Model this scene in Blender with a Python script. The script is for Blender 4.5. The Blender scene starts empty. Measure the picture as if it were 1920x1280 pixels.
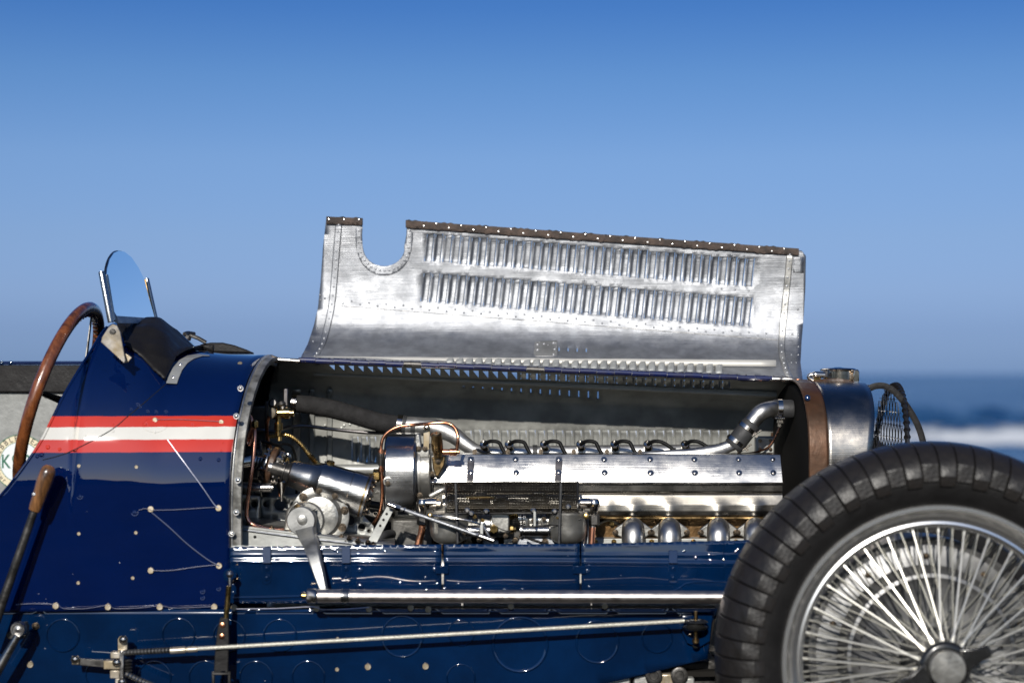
import bpy, math, random
from mathutils import Vector as V, Matrix, geometry, noise
random.seed(4)
R = math.radians
sc = bpy.context.scene
# ------------------------------------------------------------------ camera, light
F, D, ZC = 3200.0, 3.6, 0.87
cd = bpy.data.cameras.new('camera'); cam = bpy.data.objects.new('camera', cd); sc.collection.objects.link(cam)
cam.location = (0, -D, ZC); cam.rotation_euler = (R(90), 0, 0)
cd.sensor_width = 36; cd.lens = F / 1920 * 36; cd.shift_y = 60 / 1920
cd.clip_start = .05; cd.clip_end = 20000
cd.dof.use_dof = True; cd.dof.focus_distance = 3.52; cd.dof.aperture_fstop = 2.1
sc.camera = cam
SUN = V((-.14, -1, .47)).normalized()
w = bpy.data.worlds.new('World'); sc.world = w; w.use_nodes = True
nt = w.node_tree; nt.nodes.clear()
sky = nt.nodes.new('ShaderNodeTexSky'); sky.sky_type = 'NISHITA'; sky.sun_disc = False
sky.sun_elevation = math.asin(SUN.z); sky.sun_rotation = math.atan2(SUN.x, SUN.y)
sky.air_density = 1.0; sky.dust_density = .35; sky.ozone_density = 3.0; sky.altitude = 0
tcw = nt.nodes.new('ShaderNodeTexCoord'); sx = nt.nodes.new('ShaderNodeSeparateXYZ')
rmp = nt.nodes.new('ShaderNodeValToRGB'); mul = nt.nodes.new('ShaderNodeMix'); mul.data_type = 'RGBA'; mul.blend_type = 'MULTIPLY'
mul.inputs[0].default_value = 1
nt.links.new(tcw.outputs['Generated'], sx.inputs[0]); nt.links.new(sx.outputs['Z'], rmp.inputs[0])
e = rmp.color_ramp.elements
e[0].position = 0; e[0].color = (.189, .31, .731, 1)
e[1].position = 1; e[1].color = (.20, .30, .46, 1)
for p, c in ((.0253, (.207, .294, .633, 1)), (.047, (.266, .335, .617, 1)), (.078, (.312, .369, .585, 1)), (.124, (.339, .408, .592, 1)), (.17, (.265, .38, .572, 1)), (.211, (.165, .308, .545, 1)), (.4, (.16, .28, .50, 1))):
    n = e.new(p); n.color = c
bg = nt.nodes.new('ShaderNodeBackground'); bg.inputs[1].default_value = .14
wo = nt.nodes.new('ShaderNodeOutputWorld')
# the sky whitens smoothly towards the sun's side, as a hazy coastal sky does
dt = nt.nodes.new('ShaderNodeVectorMath'); dt.operation = 'DOT_PRODUCT'; dt.inputs[1].default_value = tuple(SUN); nt.links.new(tcw.outputs['Generated'], dt.inputs[0])
hz = nt.nodes.new('ShaderNodeMapRange'); hz.interpolation_type = 'SMOOTHSTEP'; hz.inputs[1].default_value = -.1; hz.inputs[2].default_value = 1.0; hz.inputs[3].default_value = 0; hz.inputs[4].default_value = .8
nt.links.new(dt.outputs['Value'], hz.inputs[0])
wm = nt.nodes.new('ShaderNodeMix'); wm.data_type = 'RGBA'; wm.inputs[7].default_value = (.52, .55, .62, 1)
nt.links.new(hz.outputs[0], wm.inputs[0]); nt.links.new(rmp.outputs[0], wm.inputs[6])
nt.links.new(sky.outputs[0], mul.inputs[6]); nt.links.new(wm.outputs[2], mul.inputs[7])
nt.links.new(mul.outputs[2], bg.inputs[0]); nt.links.new(bg.outputs[0], wo.inputs[0])
sl = bpy.data.lights.new('sun', 'SUN'); sl.energy = 5; sl.angle = R(.5); sl.color = (1, .955, .88)
so = bpy.data.objects.new('sun', sl); sc.collection.objects.link(so); so.rotation_euler = (-SUN).to_track_quat('-Z', 'Y').to_euler()
so.location = (-20, -40, 30)
sc.view_settings.view_transform = 'Standard'; sc.view_settings.look = 'None'; sc.view_settings.exposure = 0; sc.view_settings.gamma = 1
sc.cycles.use_denoising = True; sc.cycles.max_bounces = 8; sc.cycles.sample_clamp_indirect = 6; sc.cycles.caustics_reflective = False

# ------------------------------------------------------------------ materials
def mat(name, col, rough=.5, metal=0, coat=0, rvar=0, rscale=40, bump=0, bscale=60, cvar=0, cscale=12, col2=None, stretch=(1, 1, 1), scratch=0, spec=.5, detail=5, fine=0):
    m = bpy.data.materials.new(name); m.use_nodes = True; t = m.node_tree; N = t.nodes; L = t.links
    b = N['Principled BSDF']; b.inputs['Metallic'].default_value = metal; b.inputs['Roughness'].default_value = rough
    b.inputs['Base Color'].default_value = (*col, 1); b.inputs['Specular IOR Level'].default_value = spec
    if coat: b.inputs['Coat Weight'].default_value = coat; b.inputs['Coat Roughness'].default_value = .07; b.inputs['Coat IOR'].default_value = 1.85 if coat == 1 else 1.5
    tc = N.new('ShaderNodeTexCoord'); mp = N.new('ShaderNodeMapping'); L.new(tc.outputs['Object'], mp.inputs[0]); mp.inputs['Scale'].default_value = stretch
    def nz(s, d=detail, rg=.6):
        n = N.new('ShaderNodeTexNoise'); n.inputs['Scale'].default_value = s; n.inputs['Detail'].default_value = d; n.inputs['Roughness'].default_value = rg
        L.new(mp.outputs[0], n.inputs['Vector']); return n
    if cvar or col2:
        n = nz(cscale); r = N.new('ShaderNodeValToRGB'); L.new(n.outputs[0], r.inputs[0])
        r.color_ramp.elements[0].position = .38; r.color_ramp.elements[1].position = .66
        c2 = col2 or tuple(c * (1 - cvar) for c in col)
        r.color_ramp.elements[0].color = (*c2, 1); r.color_ramp.elements[1].color = (*col, 1)
        L.new(r.outputs[0], b.inputs['Base Color']); m['cr'] = 1
    if rvar:
        n = nz(rscale); r = N.new('ShaderNodeMapRange'); L.new(n.outputs[0], r.inputs[0])
        r.inputs[1].default_value = .3; r.inputs[2].default_value = .7; r.inputs[3].default_value = max(.02, rough - rvar); r.inputs[4].default_value = rough + rvar
        L.new(r.outputs[0], b.inputs['Roughness'])
    prev = None
    for amt, s, dist in ((bump, bscale, .01), (fine, 400, .001), (scratch, 0, .0006)):
        if not amt: continue
        if s: n = nz(s, 3)
        else:
            n = N.new('ShaderNodeTexNoise'); m2 = N.new('ShaderNodeMapping'); L.new(tc.outputs['Object'], m2.inputs[0])
            m2.inputs['Scale'].default_value = (8, 60, 900); m2.inputs['Rotation'].default_value = (0, .12, 0); L.new(m2.outputs[0], n.inputs['Vector']); n.inputs['Scale'].default_value = 1
        bp = N.new('ShaderNodeBump'); bp.inputs['Strength'].default_value = amt; bp.inputs['Distance'].default_value = dist
        L.new(n.outputs[0], bp.inputs['Height'])
        if prev: L.new(prev.outputs[0], bp.inputs['Normal'])
        prev = bp
    if prev: L.new(prev.outputs[0], b.inputs['Normal'])
    return m
M = {}
M['alu'] = mat('raw_aluminium', (.37, .38, .40), .53, 1, rvar=.10, rscale=28, bump=.14, bscale=18, cvar=.26, cscale=34, scratch=.9, fine=.15)
M['alu_dull'] = mat('dull_aluminium', (.58, .57, .54), .45, 1, rvar=.12, rscale=20, bump=.12, bscale=30, cvar=.35, cscale=14, scratch=.3)
M['alu_pale'] = mat('pale_oxidised_aluminium', (.46, .465, .44), .5, .5, rvar=.1, bump=.10, bscale=30, cvar=.3, cscale=18)
M['polish'] = mat('polished_aluminium', (.50, .49, .475), .23, 1, rvar=.09, rscale=12, bump=.05, bscale=14, cvar=.22, cscale=14, scratch=.35)
M['cast'] = mat('cast_aluminium', (.42, .41, .38), .38, .85, rvar=.1, bump=.10, bscale=70, cvar=.3, cscale=25)
M['chrome'] = mat('nickel_plate', (.72, .65, .57), .15, 1, rvar=.06, cvar=.2, cscale=30)
M['steel'] = mat('bare_steel', (.50, .48, .46), .28, 1, rvar=.12, cvar=.35, cscale=50, bump=.05)
M['tubesteel'] = mat('satin_steel_tube', (.62, .56, .53), .36, 1, rvar=.08, rscale=60, cvar=.15, cscale=40)
M['darksteel'] = mat('blackened_steel', (.10, .095, .09), .4, .8, rvar=.15, cvar=.5, cscale=40, bump=.08)
M['strapdark'] = mat('gunmetal_strap', (.16, .15, .15), .35, 1, rvar=.1, cvar=.3, cscale=60)
M['brass'] = mat('aged_brass', (.62, .42, .16), .25, 1, rvar=.12, cvar=.5, cscale=60)
M['bronze'] = mat('bronze_fitting', (.45, .30, .14), .3, 1, rvar=.15, cvar=.6, cscale=50)
M['copper'] = mat('copper_pipe', (.72, .32, .18), .28, 1, rvar=.1, cvar=.35, cscale=40)
M['coppernew'] = mat('bright_copper_pipe', (.90, .42, .27), .3, 1, rvar=.08)
M['brownblock'] = mat('bronze_brown_casting', (.16, .09, .035), .4, .7, bump=.2, bscale=120, cvar=.5, cscale=40)
M['rubber'] = mat('black_rubber', (.025, .025, .026), .6, rvar=.1, bump=.1, bscale=150)
M['leadrub'] = mat('lead_rubber', (.006, .006, .006), .5, spec=.12)
M['hose'] = mat('woven_rubber_hose', (.024, .023, .023), .8, spec=.2, bump=.25, bscale=260, cvar=.4, cscale=60, stretch=(1, 1, 1), fine=.4)
M['tyre'] = mat('tyre_rubber', (.009, .0085, .0085), .6, spec=.18, rvar=.1, rscale=30, bump=.15, bscale=60, cvar=.4, cscale=14)
M['tread'] = mat('worn_tread_rubber', (.016, .0135, .012), .42, spec=.4, rvar=.12, rscale=30, bump=.2, bscale=80, col2=(.012, .011, .0105), cscale=25)
M['black'] = mat('black_enamel', (.012, .012, .012), .25, rvar=.1, coat=.3)
M['leather'] = mat('black_leather', (.010, .009, .009), .55, spec=.25, rvar=.12, rscale=20, bump=.2, bscale=40, fine=.5, cvar=.3)
M['brownleather'] = mat('brown_leather_strap', (.085, .04, .016), .5, rvar=.12, bump=.25, bscale=50, col2=(.03, .016, .01), cscale=22)
M['felt'] = mat('dark_felt_edging', (.10, .07, .055), .85, bump=.5, bscale=300, col2=(.045, .035, .03), cscale=40)
M['copperstrap'] = mat('tarnished_copper_band', (.055, .033, .02), .5, .5, rvar=.15, col2=(.08, .035, .015), cscale=16, bump=.1)
M['greyleather'] = mat('cockpit_panel_grey', (.26, .265, .255), .5, .35, rvar=.1, cvar=.3, cscale=14, bump=.08)
M['paint2'] = mat('navy_paint_panels', (.0005, .0125, .050), .6, 0, coat=1, spec=0, bump=.09, bscale=12, cvar=.35, cscale=9)
M['hingeblue'] = mat('navy_paint_hinge', (.006, .012, .07), .2, 0, coat=1, col2=(.02, .02, .05), cscale=60)
M['white'] = mat('white_paint', (.72, .70, .66), .5)
M['cream'] = mat('sticker_cream', (.62, .55, .38), .5); M['stwhite'] = mat('sticker_white', (.62, .65, .66), .5)
M['green'] = mat('sticker_green', (.01, .11, .06), .5); M['ink'] = mat('sticker_ink', (.02, .02, .02), .5)
M['wire'] = mat('wire_or_reflection', (.55, .54, .60), .3, .95)
M['rope'] = mat('steel_cable', (.50, .49, .43), .45, .6, cvar=.5, cscale=300)
M['wood'] = mat('steering_wood', (.20, .062, .018), .26, coat=.9, col2=(.055, .018, .007), cscale=10, stretch=(6, 6, 2), bump=.04, rvar=.08)
M['wood2'] = mat('handle_wood', (.22, .10, .035), .3, coat=.6, col2=(.04, .018, .008), cscale=22, stretch=(4, 4, .7), bump=.1)
M['beige'] = mat('bare_bracket', (.46, .42, .36), .42, .7, col2=(.30, .24, .15), cscale=30, rvar=.12)
M['drum'] = mat('brake_drum_alloy', (.27, .27, .27), .48, .85, rvar=.1, cvar=.35, cscale=18, bump=.08)
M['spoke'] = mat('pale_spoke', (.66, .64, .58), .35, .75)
M['spoke2'] = mat('shaded_spoke', (.34, .33, .29), .4, .85)  # darker spoke copy: the rear rows' shadow is put into the colour
M['rimm'] = mat('rim_metal', (.80, .79, .77), .24, .95)
M['nut'] = mat('oily_nut', (.24, .19, .14), .32, 1, rvar=.1, cvar=.5, cscale=80)
M['headmetal'] = mat('warm_machined_alloy', (.235, .22, .195), .27, 1, rvar=.09, rscale=14, bump=.03, bscale=12, cvar=.3, cscale=10, scratch=.2)
M['stub'] = mat('brushed_stub_alloy', (.54, .53, .51), .38, 1, rvar=.08, cvar=.2, cscale=20, bump=.04)
M['shell'] = mat('radiator_shell_alloy', (.42, .39, .35), .26, 1, rvar=.1, rscale=14, bump=.05, bscale=14, cvar=.35, cscale=10, scratch=.3)
M['railalu'] = mat('satin_cast_rail', (.60, .59, .57), .42, .9, rvar=.1, cvar=.25, cscale=30, bump=.08, bscale=60)
M['armgrey'] = mat('forged_grey_arm', (.36, .36, .35), .46, .9, rvar=.1, cvar=.25, cscale=40, bump=.06)
M['seatmetal'] = mat('scraped_grey_seat', (.34, .335, .32), .55, .7, bump=.2, bscale=40, col2=(.10, .098, .09), cscale=26)
M['matblack'] = mat('matte_black', (.012, .011, .010), .9, spec=.1)  # even matte black that mirrors almost nothing
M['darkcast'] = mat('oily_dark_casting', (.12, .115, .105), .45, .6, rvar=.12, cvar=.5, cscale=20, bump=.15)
M['gauze'] = mat('dark_bronze_gauze', (.045, .038, .028), .45, .8, cvar=.5, cscale=30)
M['bareband'] = mat('bright_bare_band', (.62, .60, .55), .55, .35, cvar=.15, cscale=10)
M['farskin'] = mat('oily_inner_skin', (.44, .44, .41), .5, .25, bump=.10, bscale=30, cvar=.4, cscale=12, rvar=.1)
M['asphalt'] = mat('asphalt', (.038, .036, .033), .9, bump=.5, bscale=90, cvar=.4, cscale=3, spec=0)
M['hill'] = mat('wooded_hill', (.03, .045, .022), .95, cvar=.6, cscale=.2, bump=.6, bscale=1, spec=0)
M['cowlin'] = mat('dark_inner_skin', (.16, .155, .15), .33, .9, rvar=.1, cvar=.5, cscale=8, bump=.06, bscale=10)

def body_paint():
    m = mat('navy_body_paint', (.004, .012, .075), .6, 0, coat=1, bump=.09, bscale=7, spec=0); m.node_tree.nodes['Principled BSDF'].inputs['Coat Roughness'].default_value = .025
    t = m.node_tree; N = t.nodes; L = t.links; b = N['Principled BSDF']
    tc = N.new('ShaderNodeTexCoord'); gp = N.new('ShaderNodeNewGeometry'); s = N.new('ShaderNodeSeparateXYZ'); L.new(gp.outputs['Position'], s.inputs[0])
    mr = N.new('ShaderNodeMapRange'); mr.inputs[1].default_value = .70; mr.inputs[2].default_value = .80; wn = N.new('ShaderNodeTexNoise'); wn.inputs['Scale'].default_value = 35; L.new(gp.outputs['Position'], wn.inputs['Vector']); wa = N.new('ShaderNodeMath'); wa.operation = 'MULTIPLY_ADD'; wa.inputs[1].default_value = .0022; L.new(wn.outputs[0], wa.inputs[0]); L.new(s.outputs['Z'], wa.inputs[2]); L.new(wa.outputs[0], mr.inputs[0])
    # slight slope of the painted band along the car
    cr = N.new('ShaderNodeValToRGB'); cr.color_ramp.interpolation = 'CONSTANT'; L.new(mr.outputs[0], cr.inputs[0])
    el = cr.color_ramp.elements; blue = (.0003, .0070, .052, 1); red = (.56, .040, .016, 1); wh = (.72, .70, .64, 1)
    el[0].position = 0; el[0].color = blue; el[1].position = .895; el[1].color = blue
    for p, c in ((.217, red), (.455, wh), (.688, red)): q = el.new(p); q.color = c
    n = N.new('ShaderNodeTexNoise'); n.inputs['Scale'].default_value = 9; n.inputs['Detail'].default_value = 6; L.new(tc.outputs['Object'], n.inputs['Vector'])
    mx = N.new('ShaderNodeMix'); mx.data_type = 'RGBA'; mx.blend_type = 'MULTIPLY'; mx.inputs[0].default_value = .35
    L.new(cr.outputs[0], mx.inputs[6]); L.new(n.outputs[0], mx.inputs[7]); L.new(mx.outputs[2], b.inputs['Base Color'])
    return m
M['body'] = body_paint()
def chips_glints(m, scale=55, lo=.735):  # pale specks: bare-metal chips, and specular glints put into the paint colour
    t = m.node_tree; N = t.nodes; L = t.links; b = N['Principled BSDF']; src = b.inputs['Base Color'].links[0].from_socket if b.inputs['Base Color'].links else None
    tc = N.new('ShaderNodeTexCoord'); n = N.new('ShaderNodeTexNoise'); n.inputs['Scale'].default_value = scale; n.inputs['Detail'].default_value = 4; n.inputs['Roughness'].default_value = .7; L.new(tc.outputs['Object'], n.inputs['Vector'])
    r = N.new('ShaderNodeMapRange'); r.inputs[1].default_value = lo; r.inputs[2].default_value = lo + .012; L.new(n.outputs[0], r.inputs[0])
    x = N.new('ShaderNodeMix'); x.data_type = 'RGBA'; x.inputs[7].default_value = (.42, .42, .44, 1); L.new(r.outputs[0], x.inputs[0])
    if src: L.new(src, x.inputs[6])
    L.new(x.outputs[2], b.inputs['Base Color'])
chips_glints(M['body'], 60, .745); chips_glints(M['paint2'], 50, .72)
g = bpy.data.materials.new('screen_glass'); g.use_nodes = True; b = g.node_tree.nodes['Principled BSDF']
b.inputs['Base Color'].default_value = (.78, .90, .97, 1); b.inputs['Transmission Weight'].default_value = 1; b.inputs['Roughness'].default_value = .01; b.inputs['IOR'].default_value = 1.45
M['glass'] = g

# ------------------------------------------------------------------ helpers
def P(px, py, y): d = D + y; return V(((px - 960) * d / F, y, ZC - (py - 700) * d / F))
def PX(y): return (D + y) / F                     # metres per picture pixel at depth y
def lerp(a, b, t): return a + (b - a) * t
def interp(tab, x):
    if x <= tab[0][0]: return tab[0][1]
    for (a, fa), (b, fb) in zip(tab, tab[1:]):
        if x <= b: return lerp(fa, fb, (x - a) / (b - a))
    return tab[-1][1]
def smooth(pts, n=6):
    if len(pts) < 3: return pts
    out = []
    for i in range(len(pts) - 1):
        p0 = pts[max(i - 1, 0)]; p1 = pts[i]; p2 = pts[i + 1]; p3 = pts[min(i + 2, len(pts) - 1)]
        for k in range(n):
            t = k / n; out.append(.5 * ((2 * p1) + (p2 - p0) * t + (2 * p0 - 5 * p1 + 4 * p2 - p3) * t * t + (3 * p1 - p0 - 3 * p2 + p3) * t ** 3))
    out.append(pts[-1]); return out

class MB:
    def __init__(s): s.v = []; s.f = []
    def add(s, vs, fs): o = len(s.v); s.v += [V(x) for x in vs]; s.f += [tuple(i + o for i in f) for f in fs]; return s
    def frustum(s, lo, hi): n = len(lo); return s.add(list(lo) + list(hi), [tuple(range(n))[::-1], tuple(range(n, 2 * n))] + [(i, (i + 1) % n, n + (i + 1) % n, n + i) for i in range(n)])
    def prism(s, poly, ext): return s.frustum(poly, [V(p) + V(ext) for p in poly])
    def box(s, c, sz, rot=None):
        x, y, z = (a / 2 for a in sz); q = [V(p) for p in ((-x, -y, -z), (x, -y, -z), (x, y, -z), (-x, y, -z), (-x, -y, z), (x, -y, z), (x, y, z), (-x, y, z))]
        if rot: q = [rot @ p for p in q]
        return s.add([V(c) + p for p in q], [(0, 3, 2, 1), (4, 5, 6, 7), (0, 1, 5, 4), (1, 2, 6, 5), (2, 3, 7, 6), (3, 0, 4, 7)])
    def tube(s, pts, r, seg=12, cap=True, flat=1.0, up=None):
        n = len(pts); rs = r if isinstance(r, (list, tuple)) else [r] * n; vs = []; prev = None
        for i, p in enumerate(pts):
            t = (pts[min(i + 1, n - 1)] - pts[max(i - 1, 0)]).normalized()
            if prev is None:
                a = V(up) if up else (V((0, 0, 1)) if abs(t.z) < .9 else V((0, 1, 0)))
            else: a = prev
            u = (a - t * a.dot(t)).normalized(); prev = u; w_ = t.cross(u)
            for k in range(seg): an = 2 * math.pi * (k + .5) / seg; vs.append(p + (u * math.cos(an) + w_ * math.sin(an) * flat) * rs[min(i, len(rs) - 1)])
        fs = [(i * seg + k, i * seg + (k + 1) % seg, (i + 1) * seg + (k + 1) % seg, (i + 1) * seg + k) for i in range(n - 1) for k in range(seg)]
        if cap: fs += [tuple(range(seg))[::-1], tuple(range((n - 1) * seg, n * seg))]
        return s.add(vs, fs)
    def lathe(s, o, ax, prof, seg=24, a0=0, a1=2 * math.pi, cap=True, ref=None):
        ax = V(ax).normalized(); u = V(ref) if ref else (V((0, 0, 1)) if abs(ax.z) < .9 else V((1, 0, 0))); u = (u - ax * ax.dot(u)).normalized(); w_ = ax.cross(u)
        full = a1 - a0 > 6.28; ns = seg if full else seg + 1; vs = []
        for a, r in prof:
            for k in range(ns): t = a0 + (a1 - a0) * k / seg; vs.append(V(o) + ax * a + (u * math.cos(t) + w_ * math.sin(t)) * r)
        fs = [(i * ns + k, i * ns + (k + 1) % ns, (i + 1) * ns + (k + 1) % ns, (i + 1) * ns + k) for i in range(len(prof) - 1) for k in range(ns if full else seg)]
        if cap and full:
            if prof[0][1] > 1e-5: fs.append(tuple(range(ns))[::-1])
            if prof[-1][1] > 1e-5: fs.append(tuple(range((len(prof) - 1) * ns, len(prof) * ns)))
        return s.add(vs, fs)
    def grid(s, fn, nu, nv):
        vs = [fn(i / nu, j / nv) for j in range(nv + 1) for i in range(nu + 1)]
        return s.add(vs, [(j * (nu + 1) + i, j * (nu + 1) + i + 1, (j + 1) * (nu + 1) + i + 1, (j + 1) * (nu + 1) + i) for j in range(nv) for i in range(nu)])
    def build(s, name, m, parent=None, solid=0, bevel=0, label=None, kind=None, angle=35, sub=0):
        me = bpy.data.meshes.new(name); me.from_pydata([tuple(v) for v in s.v], [], s.f); me.materials.append(M[m] if isinstance(m, str) else m)
        me.update(); me.shade_smooth(); me.set_sharp_from_angle(angle=R(angle))
        o = bpy.data.objects.new(name, me); sc.collection.objects.link(o)
        if parent: o.parent = parent
        if solid: q = o.modifiers.new('solid', 'SOLIDIFY'); q.thickness = solid; q.offset = 0
        if bevel: q = o.modifiers.new('bevel', 'BEVEL'); q.width = bevel; q.segments = 2; q.limit_method = 'ANGLE'; q.angle_limit = R(40); q.harden_normals = False
        if label: o['label'] = label
        if kind: o['kind'] = kind
        return o
def inst(src, name, parent, mtx):
    o = src.copy(); o.name = name; o.parent = parent; o.matrix_local = mtx; sc.collection.objects.link(o); return o
def protomesh(mb, m, name, angle=35):
    me = bpy.data.meshes.new(name); me.from_pydata([tuple(v) for v in mb.v], [], mb.f); me.materials.append(M[m]); me.update(); me.shade_smooth(); me.set_sharp_from_angle(angle=R(angle)); return me
def place(me, name, parent, loc, nrm=(0, -1, 0), roll=0, scale=1):
    o = bpy.data.objects.new(name, me); q = V(nrm).normalized().to_track_quat('Z', 'Y')
    o.parent = parent; o.matrix_local = Matrix.Translation(loc) @ q.to_matrix().to_4x4() @ Matrix.Rotation(roll, 4, 'Z') @ Matrix.Scale(scale, 4)
    sc.collection.objects.link(o); return o
def inpoly(x, y, poly):
    c = False; n = len(poly)
    for i in range(n):
        x1, y1 = poly[i]; x2, y2 = poly[i - 1]
        if (y1 > y) != (y2 > y) and x < (x2 - x1) * (y - y1) / (y2 - y1) + x1: c = not c
    return c
def panel(S, outer, holes=(), step=12, stepy=None):
    """triangulated sheet with real openings, mapped onto the surface S(u, v)"""
    stepy = stepy or step
    def dens(poly, s):
        out = []
        for i, a in enumerate(poly):
            b = poly[(i + 1) % len(poly)]; n = max(1, int(math.hypot(b[0] - a[0], b[1] - a[1]) / s))
            out += [(lerp(a[0], b[0], k / n), lerp(a[1], b[1], k / n)) for k in range(n)]
        return out
    outer = dens(outer, min(step, stepy)); vs = [V(p) for p in outer]; ed = [(i, (i + 1) % len(outer)) for i in range(len(outer))]
    hb = []
    for h in holes:
        o = len(vs); vs += [V(p) for p in h]; ed += [(o + i, o + (i + 1) % len(h)) for i in range(len(h))]
        hb.append((min(p[0] for p in h), max(p[0] for p in h), min(p[1] for p in h), max(p[1] for p in h), h))
    xs = [p[0] for p in outer]; ys = [p[1] for p in outer]
    y = min(ys) + stepy * .5
    while y < max(ys):
        x = min(xs) + step * .5
        while x < max(xs):
            if inpoly(x, y, outer) and not any(a - 1 <= x <= b + 1 and c - 1 <= y <= d + 1 for a, b, c, d, _ in hb): vs.append(V((x, y)))
            x += step
        y += stepy
    v2, _, f2, *_ = geometry.delaunay_2d_cdt(vs, ed, [], 0, 1e-4)
    fs = []
    for f in f2:
        cx = sum(v2[i].x for i in f) / len(f); cy = sum(v2[i].y for i in f) / len(f)
        if not inpoly(cx, cy, outer): continue
        if any(a < cx < b and c < cy < d and inpoly(cx, cy, h) for a, b, c, d, h in hb): continue
        fs.append(tuple(f))
    m = MB(); m.add([S(p.x, p.y) for p in v2], fs); return m
def louvre(S, xl, xr, yt, yb, lean, depth, side=1, away=1, nu=5, nv=8):
    """pressed louvre hood: flush on one long edge, standing off at the other, closed at both ends"""
    def fn(u, v):
        s = u if side > 0 else 1 - u
        endc = max(0., 1 - abs(2 * v - 1) ** 9) ** .6
        py = lerp(yt, yb, v); x = lerp(xl, xr, u) - lean * v
        # round the closed side
        if side > 0 and u == 0: x += 3.0 * abs(2 * v - 1) ** 3
        if side < 0 and u == 1: x -= 3.0 * abs(2 * v - 1) ** 3
        p = S(x, py); e1 = S(x + 1, py) - p; e2 = S(x, py + 1) - p; n = e1.cross(e2).normalized()
        if n.y * away < 0 and abs(n.y) > .05: n = -n
        elif abs(n.y) <= .05 and n.z < 0: n = -n
        return p + n * (depth * math.sin(min(1., s * 2.0) * math.pi / 2) * endc)
    m = MB(); m.grid(fn, nu, nv); return m

# =================================================================== setting
def gm(name, fn, nu, nv, m, kind='structure'):
    q = MB(); q.grid(fn, nu, nv); return q.build(name, m, kind=kind, angle=180)
gm('ground', lambda u, v: V((lerp(-120, 120, u), lerp(-110, 12.0 + .6 * noise.noise(V((u * 30, 3, 0))), v), 0)), 120, 2, 'asphalt')
q = MB(); q.grid(lambda u, v: V((lerp(-120, 120, u), 12 + 3.2 * v + .6 * noise.noise(V((u * 30, 3, 0))), -.01 - 2.6 * v ** 1.4)), 120, 6)
rock = mat('shore_rock', (.10, .085, .065), .9, bump=.8, bscale=3, cvar=.6, cscale=2); q.build('shore', rock, kind='structure')
# the sea
sea = mat('sea_water', (.006, .035, .085), .18, spec=.5)
t = sea.node_tree; N = t.nodes; L = t.links; b = N['Principled BSDF']
geo = N.new('ShaderNodeNewGeometry'); sp = N.new('ShaderNodeSeparateXYZ'); L.new(geo.outputs['Position'], sp.inputs[0])
mp = N.new('ShaderNodeMapping'); mp.inputs['Scale'].default_value = (.20, .15, 1); L.new(geo.outputs['Position'], mp.inputs[0])
n1 = N.new('ShaderNodeTexNoise'); n1.inputs['Scale'].default_value = 1; n1.inputs['Detail'].default_value = 8; n1.inputs['Roughness'].default_value = .65; L.new(mp.outputs[0], n1.inputs['Vector'])
att = N.new('ShaderNodeAttribute'); att.attribute_name = 'foam'
ad = N.new('ShaderNodeMath'); ad.operation = 'MULTIPLY_ADD'; L.new(n1.outputs[0], ad.inputs[0]); ad.inputs[1].default_value = 2.3; L.new(att.outputs['Fac'], ad.inputs[2])
mr = N.new('ShaderNodeMapRange'); mr.inputs[1].default_value = 1.6; mr.inputs[2].default_value = 2.05; L.new(ad.outputs[0], mr.inputs[0])
mx = N.new('ShaderNodeMix'); mx.data_type = 'RGBA'; mx.inputs[6].default_value = (.008, .045, .10, 1); mx.inputs[7].default_value = (.75, .78, .80, 1)
L.new(mr.outputs[0], mx.inputs[0]); L.new(mx.outputs[2], b.inputs['Base Color'])
m3 = N.new('ShaderNodeMapRange'); m3.inputs[3].default_value = .22; m3.inputs[4].default_value = .9; L.new(mr.outputs[0], m3.inputs[0]); L.new(m3.outputs[0], b.inputs['Roughness'])
bp = N.new('ShaderNodeBump'); bp.inputs['Strength'].default_value = .8; bp.inputs['Distance'].default_value = .8; n2 = N.new('ShaderNodeTexNoise'); n2.inputs['Scale'].default_value = 2.2; n2.inputs['Detail'].default_value = 6
L.new(mp.outputs[0], n2.inputs['Vector']); L.new(n2.outputs[0], bp.inputs['Height']); L.new(bp.outputs[0], b.inputs['Normal'])
SEAZ = -2.0; nu, nv = 220, 150; vs = []; foam = []
for j in range(nv + 1):
    v = j / nv; dist = 15 * (9000 / 15) ** v
    for i in range(nu + 1):
        u = i / nu; x = lerp(-1, 1, u) * (dist * .75 + 40)
        h = .35 * noise.noise(V((x * .05, dist * .12, 1))) + .22 * noise.noise(V((x * .15, dist * .3, 5)))
        wob = dist + 12 * noise.noise(V((x * .06, dist * .01, 9))) + 9 * noise.noise(V((x * .3, dist * .03, 3)))
        crest = math.exp(-((wob - 88) / 6) ** 2) * 1.3 + math.exp(-((wob - 44) / 4.) ** 2) * .35
        fo = math.exp(-((wob - 74) / 9) ** 4) * 1.0 + math.exp(-((wob - 34) / 6) ** 2) * .5 + math.exp(-((wob - 98 - 5 * noise.noise(V((x * .03, 2, 2)))) / 7) ** 2) * .55
        vs.append(V((x, dist, SEAZ + (h + crest) * (1 if dist < 400 else .5)))); foam.append(fo)
q = MB(); q.add(vs, [(j * (nu + 1) + i, j * (nu + 1) + i + 1, (j + 1) * (nu + 1) + i + 1, (j + 1) * (nu + 1) + i) for j in range(nv) for i in range(nu)])
so_ = q.build('sea', sea, kind='structure', angle=180)
at = so_.data.attributes.new('foam', 'FLOAT', 'POINT'); at.data.foreach_set('value', foam)
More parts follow.
